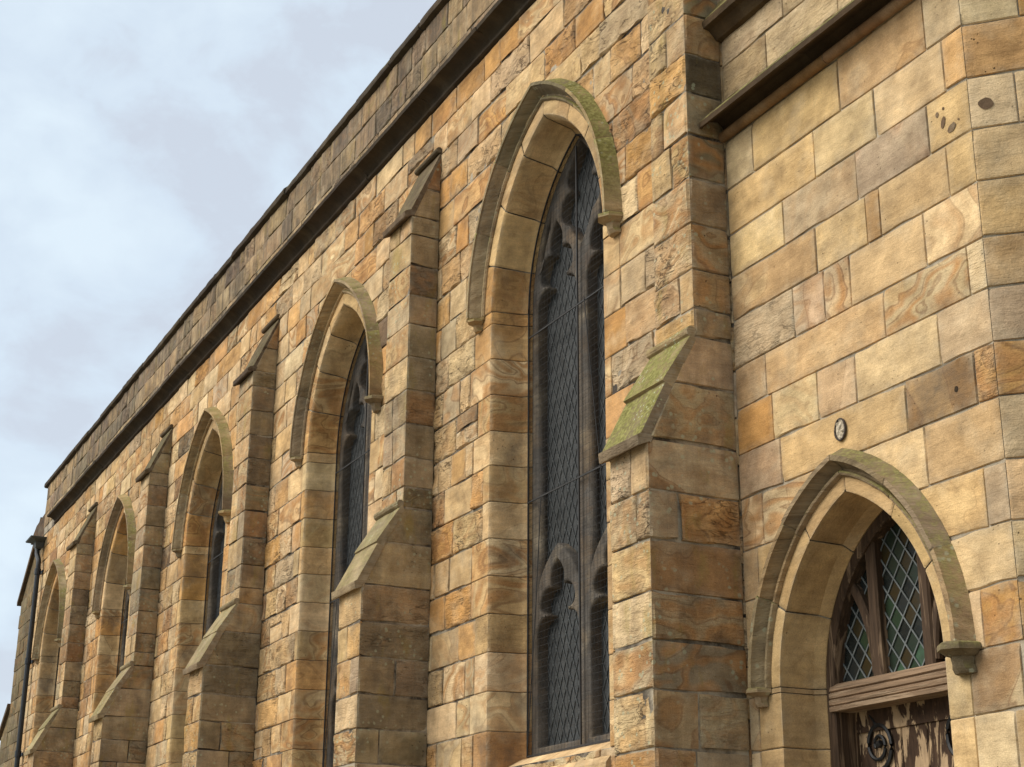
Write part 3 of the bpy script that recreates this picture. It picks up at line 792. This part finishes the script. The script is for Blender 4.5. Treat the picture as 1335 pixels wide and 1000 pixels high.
def window_plate():
    A0 = Arch(0, .97, 6.65, 1.54, 2.80)
    o = -.095
    outer = [(-.97-o, 2.86), (.97+o, 2.86)] + [A0.arc(1, t/16, o) for t in range(17)] + [A0.arc(-1, t/16, o) for t in range(15, -1, -1)]
    outer[0] = (-(.97+o), 2.86)
    holes = []
    for s in (-1, 1):
        c = s*.435
        holes.append(tref(c, .345, 2.98, 3.85, 4.42, 0))                         # lower lights
        # upper lights: their foot follows the back of the arch below
        hw = .345
        up_ = tref(c, hw, 4.60, 6.62, 7.36, 0)[1:-1]
        foot = bez((c-hw, 4.20), (c-hw*.80, 4.40), (c, 4.55), 7)+bez((c, 4.55), (c+hw*.80, 4.40), (c+hw, 4.20), 7)[1:]
        holes.append(foot+up_)
        # side dagger beneath the arch
        holes.append([(s*.62, 7.20), (s*.70, 7.02), (s*.745, 6.98), (s*.70, 7.18), (s*.60, 7.36), (s*.52, 7.46), (s*.54, 7.34)])
    # the central eye with its foils
    half = bez((0, 6.98), (.13, 7.10), (.20, 7.22), 4)+bez((.20, 7.22), (.38, 7.28), (.335, 7.44), 6)[1:]+bez((.335, 7.44), (.28, 7.52), (.19, 7.52), 4)[1:]+bez((.19, 7.55), (.30, 7.66), (.16, 7.76), 5)+bez((.16, 7.76), (.06, 7.86), (0, 7.93), 4)[1:]
    holes.append(half+[(-a, b) for a, b in reversed(half[1:-1])])
    return curve_plate('tracery', outer, holes, .345, .14, .022, M_TRAC, None)
trac_me = window_plate()
trac_me.materials.append(M_TRAC)
n_ = len(trac_me.vertices)
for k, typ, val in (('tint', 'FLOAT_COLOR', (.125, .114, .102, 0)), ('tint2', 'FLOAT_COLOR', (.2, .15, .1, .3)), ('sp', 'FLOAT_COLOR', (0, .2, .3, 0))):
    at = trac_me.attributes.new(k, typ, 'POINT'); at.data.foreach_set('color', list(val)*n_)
at = trac_me.attributes.new('suv', 'FLOAT_VECTOR', 'POINT'); at.data.foreach_set('vector', [c for v in trac_me.vertices for c in (v.co.x, v.co.z, v.co.y)])
# glass, lead lattice and wire guard of one window, centred on x = 0
A0 = Arch(0, .97, 6.65, 1.54, 2.80)
gl = MB(); xs = [-.88+1.76*i/24 for i in range(25)]
vs = []; fs = []
for x_ in xs: vs += [(x_, .452, 2.86), (x_, .452, (A0.top(x_, -.08) or 6.65))]
gl.add(vs, [(2*i, 2*i+2, 2*i+3, 2*i+1) for i in range(24)])
glass_o = gl.build('glass', M_GLASS, None, False, False)
def inside(x, z, o):
    if z < 2.9: return False
    t = A0.top(x, o)
    return t is not None and z < t
def clipline(p, q, o, test, n=60):
    """longest run of the segment that passes the test"""
    best = None; cur = None
    for i in range(n+1):
        t = i/n; x, z = p[0]+(q[0]-p[0])*t, p[1]+(q[1]-p[1])*t
        if test(x, z, o):
            cur = (cur[0], (x, z)) if cur else ((x, z), (x, z))
            if best is None or math.dist(*cur) > math.dist(*best): best = cur
        else: cur = None
    return best
def strip(mb, p, q, y, w_, th):
    d = Vector((q[0]-p[0], 0, q[1]-p[1]))
    if d.length < .02: return
    d.normalize(); nn = Vector((-d.z, 0, d.x))*w_/2
    a, b = Vector((p[0], y, p[1])), Vector((q[0], y, q[1]))
    pts = [a+nn, a-nn, b-nn, b+nn]; f = Vector((0, th, 0))
    vs = [tuple(v) for v in pts]+[tuple(v+f) for v in pts]
    mb.add(vs, [(0, 1, 2, 3), (7, 6, 5, 4), (0, 4, 5, 1), (1, 5, 6, 2), (2, 6, 7, 3), (3, 7, 4, 0)])
la = MB(); dx, slope = .105, 2.0
for k in range(-70, 71):
    for s in (-1, 1):
        x0 = k*dx
        # line z = 2.9 + s*slope*(x-x0)
        p, q = (-.88, 2.9+s*slope*(-.88-x0)), (.88, 2.9+s*slope*(.88-x0))
        r_ = clipline(p, q, -.08, inside, 70)
        if r_: strip(la, r_[0], r_[1], .444, .0085, .004)
lat_o = la.build('lead_lattice', M_LEADD, None, False, False)
wg = MB()
for k in range(-16, 17):
    x_ = k*.053; t = A0.top(x_, -.1)
    if t: strip(wg, (x_, 2.9), (x_, t), .318, .0012, .0015)
z_ = 2.92
while z_ < 8:
    hw_ = .875 if z_ < 6.65 else max([abs(x_) for x_ in [i*.01 for i in range(88)] if (A0.top(x_, -.1) or 0) > z_] or [0])
    if hw_ > .02: strip(wg, (-hw_, z_), (hw_, z_), .3205, .0017, .0015)
    z_ += .056
for z_ in (2.92, 4.97, 6.42): strip(wg, (-.872, z_), (.872, z_), .305, .012, .008)
strip(wg, (-.865, 2.92), (-.865, 6.7), .306, .014, .01); strip(wg, (.865, 2.92), (.865, 6.7), .306, .014, .01)
strip(wg, (0, 2.93), (0, 7.86), .3065, .016, .012)
tube(wg, [(.13, .30, 6.45), (.30, .295, 5.4), (.44, .30, 4.5)], .004, 5); tube(wg, [(-.84, .30, 3.0), (-.70, .298, 4.1), (-.62, .30, 4.95)], .004, 5)
for sgn in (-1, 1):
    pts = [A0.arc(sgn, t/20, -.105) for t in range(21)]
    for p, q in zip(pts, pts[1:]): strip(wg, p, q, .306, .014, .01)
guard_o = wg.build('wire_guard', M_WIRE, None, False, False)
lk_rev = lambda: look(rng.choice('rrrtpo'), rough=rng.choice([.1, .2, .35]), band=rng.choice([0, 0, .3, .6, 1]), stain=rng.choice([.1, .4, .8]), two=rng.choice([0, 0, .5, .9]), t2=rng.choice('rob'), pit=rng.choice([0, 0, .6]))
lk_hood = lambda: look(rng.choice('gtsg'), band=0, two=0, rough=.35, stain=.7, pit=.3)
windows = []
for wi, A in enumerate(WIN):
    ms = MB()
    courses = [(CZ[c], CZ[c+1]) for c in jc]+[(6.54, 6.65)]
    bd = {(s, k): (bands[(wi, s, k)] if k < len(jc) else .18) for s in (-1, 1) for k in range(len(courses))}
    bedm = surround(ms, A, PF, courses, bd, PROF, lod(A.cx), lk_rev, 4)
    win = ms.build('window', M_WALL, nave); bedm.build('mortar_bed', M_MORT, win, False, False)
    hm = MB(); hood(hm, A, PF, HOODP, 6.62, lk_hood, 3, .07 if wi < 2 else .14)
    hm.build('hood_mould', M_HOOD if wi == 0 else M_HOOD2, win)
    tr = bpy.data.objects.new('tracery', trac_me); sc.collection.objects.link(tr); tr.parent = win
    tr.location = (A.cx+20, 0, 0)
    for src in (glass_o, lat_o, guard_o):
        c = src if wi == 0 else src.copy()
        if wi: sc.collection.objects.link(c)
        c.parent = win; c.location = (A.cx+20, 0, 0)
    sm = MB()
    prism(sm, [(.40, 2.93), (.28, 2.90), (-.01, 2.74), (-.045, 2.70), (-.05, 2.655), (-.02, 2.64), (.40, 2.64)], A.cx-.99, A.cx+.99, lambda: look('p', rough=.3, band=.3), (.6, .9))
    sm.build('sill', M_WALL, win)
    windows.append(win)
# ------------------------------------------------------------------ end of the nave: set-back buttress and gutter block
me_ = MB()
PEf = Plane((0, .12, 0), (1, 0, 0), (0, 1, 0))
ez = [z for z in CZ if z < 8.5]
for z0, z1 in zip(ez, ez[1:]):
    xl = -35.25 if z0 >= 5.58 else -36.0
    js = lengths(xl, XL, .4, .9)
    for u0, u1 in zip(js, js[1:]):
        stone(me_, PEf, u0, u1, z0, z1, look(rng.choice('ssd'), rough=.4, stain=.9), .14, ('a' if u0 == xl else 'j')+'jjj')
def solid(mb, prof, y0, y1, at):
    n = len(prof)
    mb.add([(x, y0, z) for x, z in prof]+[(x, y1, z) for x, z in prof], [tuple(range(n)), tuple(range(2*n-1, n-1, -1))]+[(k, n+k, n+(k+1) % n, (k+1) % n) for k in range(n)], at)
solid(me_, [(-35.24, 0), (-35.24, 8.40), (-33.9, 9.55), (XL, 9.55), (XL, 0)], .132, .8, look('s', stain=.9))
solid(me_, [(-35.99, 0), (-35.99, 5.58), (-35.26, 6.1), (-35.26, 0)], .132, .8, look('s', stain=.9))
M_GREEN = stone_mat('algae_stone', soot=.25, moss=.2)
eb = me_.build('buttress', stone_mat('green_stained_stone', soot=.5, moss=.25, ml=(-.6, -.2), mt=(.40, .62)), nave)
eb['label'] = 'green stained buttress at the far end behind the drainpipe'
mt = MB()
solid(mt, [(-35.45, 8.34), (-35.48, 8.42), (-33.6, 9.92), (-33.55, 9.78)], .06, .85, look('d', stain=.8))
mt.build('weathering_slab', M_CAP, eb, False); mt = MB()
solid(mt, [(-36.16, 5.52), (-36.20, 5.60), (-35.24, 6.2), (-35.24, 6.08)], .06, .85, look('d', stain=.8))
mt.build('weathering_slab', M_CAP, eb, False)
mk = MB(); solid(mk, [(-34.1, 9.42), (-34.15, 9.50), (-33.6, 9.72), (XL-.002, 9.80), (XL-.002, 9.20), (-33.0, 9.22), (-33.3, 9.40)], .0, .5, look('d', stain=.6))
mk.build('gutter_block', M_CAP, nave, False)
# ------------------------------------------------------------------ drainpipe
dp = empty('drainpipe', (-32.25, -.10, 0), 'black cast iron drainpipe with a wide hopper running down the far corner of the church', 'drainpipe')
t = MB(); tube(t, [(-32.25, -.10, 0.1), (-32.25, -.10, 8.55), (-32.27, -.10, 8.7), (-32.42, -.12, 8.85), (-32.46, -.12, 9.0)], .050, 10)
t.build('pipe', M_PIPE, dp, True, False)
for z_ in (1.2, 3.0, 4.8, 6.6, 8.4):
    t = MB(); tube(t, [(-32.25, -.10, z_), (-32.25, -.10, z_+.12)], .064, 10); t.box((-32.37, -.03, z_+.03), (-32.13, -.005, z_+.09))
    t.build('bracket', M_PIPE, dp, False, False)
t = MB(); vs = []
for (h, z_) in ((.07, 8.96), (.11, 9.0), (.13, 9.10), (.30, 9.14), (.32, 9.165), (.10, 9.22)):
    vs += [(-32.46-h, -.10-h*.7, z_), (-32.46+h, -.10-h*.7, z_), (-32.46+h, -.10+min(h*.7, .09), z_), (-32.46-h, -.10+min(h*.7, .09), z_)]
t.add(vs, [(k*4+i, k*4+(i+1) % 4, k*4+4+(i+1) % 4, k*4+4+i) for k in range(5) for i in range(4)]+[(20, 21, 22, 23)])
t.build('hopper', M_LEADD, dp, False, False)
# ------------------------------------------------------------------ the tower with its door
TX0, TX1 = -7.755, -5.516
tower = empty('church_tower', (-6.6, 0, 0), 'sandstone tower wall with a canted corner, dark string courses and an arched doorway', 'church tower')
DOOR = Arch(-6.75, .69, 2.95, 1.055, 0.0)
TZ = [0, .31, .62, .93, 1.24, 1.55, 1.86, 2.0, 2.30, 2.61, 2.92, 3.21, 3.495, 3.80, 4.125, 4.41, 4.705, 4.98, 5.30, 5.60, 5.905, 6.225, 6.58, 6.87, 7.14, 7.42, 7.7, 8.0, 8.3, 8.6, 8.9, 9.2, 9.5]
def q(key, **k): return (key, k)
TS = {  # course floor: joints, looks from left to right
 6.225: ([-7.45, -6.56, -5.80], [q('g', band=0, two=0), q('t', band=0, two=0), q('t', two=.7, t2='o', band=0), q('p', band=0, two=0)]),
 5.905: ([-6.83, -6.26, -5.68], [q('t', band=0, two=0), q('p', band=0, two=0), q('p', band=0, two=0), q('o', band=0, two=.3, t2='t')]),
 5.60: ([-7.17, -6.46, -5.84], [q('t', band=0, two=0), q('g', band=.2, two=.2), q('m', band=0, two=.8, t2='g'), q('t', band=0, two=0, pit=1)]),
 5.30: ([-6.87, -6.40, -6.28, -5.72], [q('t', two=.7, t2='b', band=0), q('t', two=0, band=0), q('b', band=0, two=0), q('t', two=0, band=0), q('t', band=0, two=0)]),
 4.98: ([-7.12, -6.82, -6.58, -5.94], [q('g', band=.1, two=0, rough=.7), q('m', band=.5, two=.9, t2='g'), q('g', band=1, two=.5, t2='o'), q('t', band=0, two=0), q('p', two=.8, t2='o', band=.6, pit=1)]),
 4.705: ([-7.43, -6.31, -5.64], [q('g', two=1, t2='b', band=0), q('t', band=.15, two=.3, t2='b'), q('p', band=1, two=.3, t2='o'), q('p', band=0, two=0, rough=.6)]),
 4.41: ([-7.38, -6.94, -6.59, -5.90], [q('o', band=.1, two=0), q('p', band=.3, two=0), q('m', band=0, two=.5, t2='b'), q('p', band=0, two=0), q('g', band=0, two=0)]),
 4.125: ([-7.32, -6.19, -5.66], [q('m', band=.2, two=.3), q('t', band=0, two=0), q('b', two=.9, t2='t', band=0, stain=1), q('o', band=1, two=.8, t2='p', rough=.7)]),
 3.80: ([-7.53, -6.80, -6.07], [q('p', band=1, two=.9, t2='b'), q('p', two=.8, t2='b', band=.9), q('p', band=0, two=.3), q('t', band=0, two=0)]),
 3.495: ([-7.6, -5.67], [q('t'), q('t', two=.4, t2='o', band=0), q('g', band=0, two=0)]),
 3.21: ([-5.52], [q('p', band=.1, two=.3, t2='t')]),
 2.92: ([-5.77], [q('p', band=0, two=0), q('o', band=1, two=.5, t2='p')]),
 2.61: ([-5.54], [q('g', two=1, t2='b', band=0, stain=.5)]),
 2.30: ([-5.62], [q('p', band=0, two=0, pit=1), q('t', band=0)]),
}
mt = MB(); jcd = [i for i in range(len(TZ)-1) if TZ[i+1] <= 2.93]
dband = {}
for k in range(len(jcd)): dband[(-1, k)] = .22; dband[(1, k)] = .17
for ci in range(len(TZ)-1):
    z0, z1 = TZ[ci], TZ[ci+1]
    base = [TX0, TX1]
    if z0 in TS:
        js, lks = TS[z0]; js = [j for j in js if TX0+.02 < j < TX1-.02]; base = [TX0]+js+[TX1]
    else:
        base = lengths(TX0, TX1, .4, .9); lks = None
    for n_i, (u0, u1) in enumerate(zip(base, base[1:])):
        pieces = [(u0, u1)]
        if ci in jcd or z0 < 2.93 < z1:
            k = jcd.index(ci) if ci in jcd else -1
            lo, hi = DOOR.cx-DOOR.hw-dband.get((-1, k), .165), DOOR.cx+DOOR.hw+dband.get((1, k), .165)
            pieces = [(a, b) for a, b in ((u0, min(u1, lo)), (max(u0, hi), u1)) if b-a > .03]
        for a, b in pieces:
            if lks:
                key, kw = lks[min(n_i, len(lks)-1)]; kw = dict(kw); kw.setdefault('rough', .18); kw.setdefault('stain', 0.1); kw.setdefault('pit', .3)
                at = look(key, **kw)
            elif z0 > 6.5: at = look(rng.choice('gggs'), rough=.6, stain=.4, band=0)
            else: at = look(rng.choice('tpgo'), rough=.2)
            kp = DOOR.keep(.165) if z1 > 2.95 and abs((a+b)/2-DOOR.cx) < 1.3 else None
            stone(mt, PF, a, b, z0, z1, at, .04 if z0 > 2.2 else .15, 'j'+('a' if b == TX1 else 'j')+'jj', keepout=kp, gap=rng.choice([.0015, .0025, .004]), proud=rng.uniform(-.002, .002), lip=.0055)
# canted face
s2 = math.sqrt(.5)
PC = Plane((TX1, 0, 0), (s2, s2, 0), (-s2, s2, 0))
CT = {6.225: ([.30], 'po'), 5.905: ([], 'o'), 5.60: ([.24], 'pt'), 5.30: ([], 't'), 4.98: ([.37], 'tp'), 4.705: ([.85], 'tt'), 4.41: ([.30], 'gp'), 4.125: ([.7], 'oo'), 3.80: ([.6], 'gt'), 3.495: ([.5], 'tt'), 3.21: ([.3], 'tt'), 2.92: ([.5], 'og')}
for z0, z1 in zip(TZ, TZ[1:]):
    js, ks = CT.get(z0, ([rng.uniform(.3, .7)], 'tg'))
    us = [0]+js+[1.3]
    for (a, b), k in zip(zip(us, us[1:]), ks+'t'):
        bd = 1 if z0 == 4.125 else 0
        at = look(k, band=bd, two=.3 if z0 in (4.98, 4.125) else 0, rough=.25, stain=.1, t2='o')
        stone(mt, PC, a, b, z0, z1, at, .05 if z0 > 2.2 else .15, ('a' if a == 0 else 'j')+'jjj', gap=.003, proud=0, lip=.0055)
def blot(P_, u, v, a, b, tilt=0, t=(.15, .095, .055)):
    at = dict(DEF); at['t'] = t; at['stain'] = 0; at['seed'] = u
    pts = [P_(u, v, -.0045)]+[P_(u+(math.cos(k*.393)*a*math.cos(tilt)-math.sin(k*.393)*b*math.sin(tilt))*(1+.22*noise.noise(Vector((k*1.7, u*9, v*9)))), v+(math.cos(k*.393)*a*math.sin(tilt)+math.sin(k*.393)*b*math.cos(tilt))*(1+.22*noise.noise(Vector((k*1.3, u*7, v*5)))), -.004) for k in range(16)]
    mt.add(pts, [(0, 1+k, 1+(k+1) % 16) for k in range(16)], at)
for args in ((PF, -5.715, 5.735, .016, .032, -.35), (PF, -5.655, 5.675, .034, .022, .4), (PF, -5.755, 5.80, .012, .016), (PF, -5.705, 5.815, .008, .009), (PF, -5.60, 5.70, .006, .006), (PC, .085, 5.735, .040, .033), (PF, -5.80, 4.245, .014, .017, 0, (.006, .005, .004)), (PC, .30, 5.38, .020, .007, .2, (.01, .008, .006)), (PC, .62, 5.40, .016, .006, 0, (.01, .008, .006))): blot(*args)
twall = mt.build('wall', M_WALL, tower)
mk = MB(); backing(mk, PF, TX0, TX1-.006, 0, 9.5, [DOOR], d=.0110)
e1 = (TX1-.006, .0110); e2 = (TX1-.006+.92, .0110+.92)
mk.add([e1+(0,), e2+(0,), e2+(9.5,), e1+(9.5,)], [(0, 1, 2, 3)])
mk.add([e2+(0,), (e2[0], 6, 0), (e2[0], 6, 9.5), e2+(9.5,)], [(0, 1, 2, 3)])
mk.add([(TX0, .0110, 9.5), e1+(9.5,), e2+(9.5,), (e2[0], 6, 9.5), (TX0, 6, 9.5)], [(0, 1, 2, 3, 4)])
mk.add([(TX0, .0110, 9.3), (TX0, 6, 9.3), (TX0, 6, 9.5), (TX0, .0110, 9.5)], [(0, 1, 2, 3)])
mk.build('mortar_bed', M_MORTP, twall, False, False)
def string_course(prof, seg, x1, mat_):
    ms_ = MB(); prism(ms_, prof, TX0+.002, TX1+.0, lambda: look('b', band=0, two=0, rough=.3, stain=.3, pit=0), seg, jitter=.002, step=.07)
    # return along the canted face
    b = len(ms_.v)
    pts = []; at = look('b', stain=.4)
    for t_ in [i*.1 for i in range(14)]:
        for (y, z) in prof:
            off = -y*math.tan(R(22.5)) if t_ == 0 else 0
            p_ = PC(t_-(0 if t_ else 0)+ (0 if t_ else off*0), z, y)
            if t_ == 0: p_ = (TX1+(-y)*math.tan(R(22.5)), y, z)
            pts.append(p_)
    m_ = len(prof)
    ms_.add(pts, [(k*m_+i, (k+1)*m_+i, (k+1)*m_+(i+1) % m_, k*m_+(i+1) % m_) for k in range(13) for i in range(m_)], at)
    # mitre
    last = [v for v in ms_.v[b-m_:b]]
    for i, v in enumerate(last): ms_.v[b-m_+i] = (TX1+(-prof[i][0])*math.tan(R(22.5)), v[1], v[2])
    return ms_.build('string_course', mat_, tower)
string_course([(.02, 6.60), (-.012, 6.60), (-.014, 6.645), (-.020, 6.685), (-.06, 6.712), (-.13, 6.700), (-.186, 6.634), (-.204, 6.632), (-.208, 6.668), (-.16, 6.725), (-.06, 6.82), (.02, 6.88)], (.9, 1.3), 0, M_SOOT)
rl = MB(); prism(rl, [(-.026+math.cos(a)*.036, 6.606+math.sin(a)*.036) for a in [2*math.pi*k/12 for k in range(12)]], TX0+.002, TX1+.03, lambda: look('b', band=.2, two=.3, rough=.2, stain=.5, pit=0), (.9, 1.3), jitter=.0015)
rl.build('roll_moulding', M_ROLL, tower)
string_course([(.02, 7.33), (-.04, 7.34), (-.10, 7.40), (-.145, 7.405), (-.155, 7.45), (-.10, 7.52), (.02, 7.69)], (.9, 1.3), 0, M_SOOT)
# doorway
ms = MB(); lkd = lambda: look(rng.choice('rrrt'), rough=.12, band=0, stain=.1, two=rng.choice([0, 0, .3]), t2='t', pit=rng.choice([0, .5]))
bedm = surround(ms, DOOR, PF, [(TZ[c], TZ[c+1]) for c in jcd]+[(2.92, 2.95)], {**{(s, k): dband[(s, k)] for s in (-1, 1) for k in range(len(jcd))}, (-1, len(jcd)): .18, (1, len(jcd)): .18}, [(0, .004), (.0, .03), (.004, .235), (.014, .25), (.045, .29), (.05, .47)], .05, lkd, 3)
dway = ms.build('doorway', M_WALL, tower); bedm.build('mortar_bed', M_MORT, dway, False, False)
DHOOD = [(.080, 0), (.080, .010), (.088, .028), (.099, .033), (.109, .026), (.112, .003), (.124, .004), (.136, .022), (.148, .054), (.156, .070), (.156, .090), (.186, .090), (.190, .074), (.236, 0)]
hm = MB(); hood(hm, DOOR, PF, DHOOD, 2.94, lk_hood, 3, .05, so=.16)
hm.build('hood_mould', M_HOOD2, dway)
# fanlight: frame, mullions, ribs, transom, lattice and glass
def ribbon(mb, pts, y, w_, th):
    """a bar of square section bent along points (x, z) in the plane of the door"""
    P_ = [Vector((a, 0, b)) for a, b in pts]; vs = []
    for i, p in enumerate(P_):
        d = (P_[min(i+1, len(P_)-1)]-P_[max(0, i-1)]).normalized(); nn = Vector((-d.z, 0, d.x))*w_/2
        wob = noise.noise(p*9)*.004
        c = .012
        for (o, dy) in ((1-c*2/w_, 0), (1, c), (1, th), (-1, th), (-1, c), (-1+c*2/w_, 0)):
            qv = p+nn*o*(1+wob*6); vs.append((qv.x, y+dy+wob*.5, qv.z))
    n = 6; fs = []
    for i in range(len(P_)-1):
        for k in range(n): fs.append((i*n+k, i*n+(k+1) % n, (i+1)*n+(k+1) % n, (i+1)*n+k))
    fs.append(tuple(range(n-1, -1, -1))); fs.append(tuple((len(P_)-1)*n+k for k in range(n)))
    mb.add(vs, fs)
fan = MB()
for s in (-1, 1):
    ribbon(fan, [(DOOR.cx+s*(DOOR.hw-.075), 1.0), (DOOR.cx+s*(DOOR.hw-.075), 2.2), (DOOR.cx+s*(DOOR.hw-.075), 2.95)]+[DOOR.arc(s, t_/14, -.075) for t_ in range(1, 15)], .29, .07, .20)
fan_o = fan.build('door_frame', M_FRAME, tower, False, False)
ml = MB()
for s in (-1, 1):
    xm = DOOR.cx+s*.215
    ribbon(ml, [(xm, 2.93+i*.1) for i in range(9)], .315, .085, .10)
    # rib leaving the mullion and curving up to the frame
    ribbon(ml, bez((xm+s*.03, 3.00), (xm+s*.04, 3.36), (xm+s*.27, 3.60), 8), .325, .062, .07)
ml.build('mullion', M_FRAME, fan_o, False, False)
tm = MB()
prism(tm, [(.42, 2.815), (.274, 2.815), (.270, 2.838), (.286, 2.846), (.273, 2.852), (.269, 2.875), (.286, 2.884), (.273, 2.890), (.271, 2.914), (.288, 2.922), (.275, 2.930), (.281, 2.952), (.31, 2.972), (.42, 2.972)], DOOR.cx-DOOR.hw+.085, DOOR.cx+DOOR.hw-.085, lambda: DEF, None, step=.03, jitter=.0025)
tm.build('transom', M_TRANS, fan_o, False, False)
ll = MB(); CXD = DOOR.cx
def in_fan(x, z, o):
    t_ = DOOR.top(x, o); return z > 2.95 and t_ is not None and z < t_
for k in range(-30, 60):
    for s in (-1, 1):
        sl_ = DH/DW
        x0 = CXD-1+k*DW
        p, q_ = (CXD-.64, 2.9+s*sl_*(CXD-.64-x0)), (CXD+.64, 2.9+s*sl_*(CXD+.64-x0))
        r_ = clipline(p, q_, -.05, in_fan, 60)
        if r_: strip(ll, r_[0], r_[1], .365+.001*s, .0085, .006)
ll.build('lead_lattice', M_LEAD, fan_o, False, False)
gq = MB(); xs = [CXD-.645+1.29*i/20 for i in range(21)]; vs = []
for x_ in xs: vs += [(x_, .374, 2.93), (x_, .374, (DOOR.top(x_, -.04) or 2.95))]
gq.add(vs, [(2*i, 2*i+2, 2*i+3, 2*i+1) for i in range(20)])
go = gq.build('glass', M_QUARRY, fan_o, False, False)
# shift the glass object's origin so that its diamond cells fall between the leads
for v in go.data.vertices: v.co.x += (tower.location.x)-(CXD-1); v.co.z += -2.9
go.location = ((CXD-1)-tower.location.x, 0, 2.9)
dr = MB(); npl = 6
for k in range(npl):
    a = DOOR.cx-.64+1.28*k/npl; b = a+1.28/npl
    prof_ = [(a+.003, .46), (a+.008, .454), (b-.008, .454), (b-.003, .46), (b-.003, .50), (a+.003, .50)]
    zs_ = [.05+i*.28 for i in range(10)]+[2.83]
    vs = [(x_+noise.noise(Vector((x_*5, z_*3, 0)))*.001, y_, z_) for z_ in zs_ for x_, y_ in prof_]
    dr.add(vs, [(i*6+j, i*6+(j+1) % 6, (i+1)*6+(j+1) % 6, (i+1)*6+j) for i in range(len(zs_)-1) for j in range(6)])
dr.box((DOOR.cx-.64, .440, 2.70), (DOOR.cx+.64, .4525, 2.83))
door_o = dr.build('door', M_DOOR, tower, False, False)
def scroll(cx, s):
    h = MB(); z0 = 2.62; y = .442
    pts = []
    for i in range(44):       # spiral scroll
        a = R(-95+i*15.5); r_ = .125*(1-i/54)
        pts.append((cx+s*math.cos(a)*r_, y, z0+math.sin(a)*r_*1.12))
    tube(h, [(cx-s*.02, y, 2.28), (cx-s*.03, y, 2.42), (cx-s*.02, y, 2.50)]+pts, [.014]*3+[.0135-.008*i/44*.6 for i in range(44)], 6)
    tube(h, [(cx-s*.005, y, z0+.105), (cx-s*.03, y, z0+.14), (cx-s*.06, y, z0+.17)], [.011, .009, .006], 6)
    tube(h, [(cx-.0, y, z0), (cx+s*.028, y-.004, z0+.012)], [.022, .016], 6)
    tube(h, [(cx-s*.19, y, 2.22), (cx-s*.10, y, 2.23), (cx-s*.02, y, 2.28), (cx+s*.10, y, 2.24), (cx+s*.2, y, 2.20)], .016, 6)
    tube(h, [(cx-s*.02, y, 2.3), (cx-s*.10, y, 2.36), (cx-s*.13, y, 2.42), (cx-s*.09, y, 2.47)], [.013, .012, .010, .007], 6)
    return h.build('hinge_scroll', M_IRON, door_o, True, False)
scroll(DOOR.cx-.40, 1); scroll(DOOR.cx+.28, -1)
# ------------------------------------------------------------------ broken iron ring above the door
rg = empty('iron_ring', (-6.738, 0, 4.29), 'small oval iron ring packed with broken mortar on the wall just above the arched door', 'wall ring')
t = MB(); pts = [(-6.738+math.cos(a)*.046, -.012+noise.noise(Vector((math.cos(a), math.sin(a), 0)))*.006, 4.292+math.sin(a)*.062) for a in [2*math.pi*i/20 for i in range(21)]]
tube(t, pts, .0065, 7, caps=False); t.build('rim', plain('rusty_iron', (.045, .030, .02), .8, .0, .4, 60), rg, True, False)
t = MB(); at = look('p', rough=1, band=0, two=0)
nR, nA = 5, 16; vs = []; 
for i in range(nR+1):
    for k in range(nA):
        a = 2*math.pi*k/nA; r_ = i/nR
        x_, z_ = -6.738+math.cos(a)*.043*r_, 4.292+math.sin(a)*.058*r_
        vs.append((x_, -.010-.022*max(0, noise.noise(Vector((x_*55, z_*55, 2)))), z_))
t.add(vs, [(i*nA+k, (i+1)*nA+k, (i+1)*nA+(k+1) % nA, i*nA+(k+1) % nA) for i in range(nR) for k in range(nA)], at)
t.build('mortar_plug', plain('pale_mortar', (.46, .38, .27), .95, 0, .45, 60, .01), rg, False, False)
# ------------------------------------------------------------------ ground
gm, N, L, B = mat('churchyard_grass'); g = G(N, L)
p = N.new('ShaderNodeNewGeometry').outputs['Position']
L.new(g.mix(g.mapr(g.noise(p, 1.2, 6), .35, .65), rgb((.16, .15, .10)), rgb((.24, .21, .16))), B.inputs['Base Color']); B.inputs['Roughness'].default_value = 1
t = MB(); t.add([(-900, -900, 0), (900, -900, 0), (900, 900, 0), (-900, 900, 0)], [(0, 1, 2, 3)])
gd = t.build('ground', gm, None, False, False); gd['kind'] = 'structure'
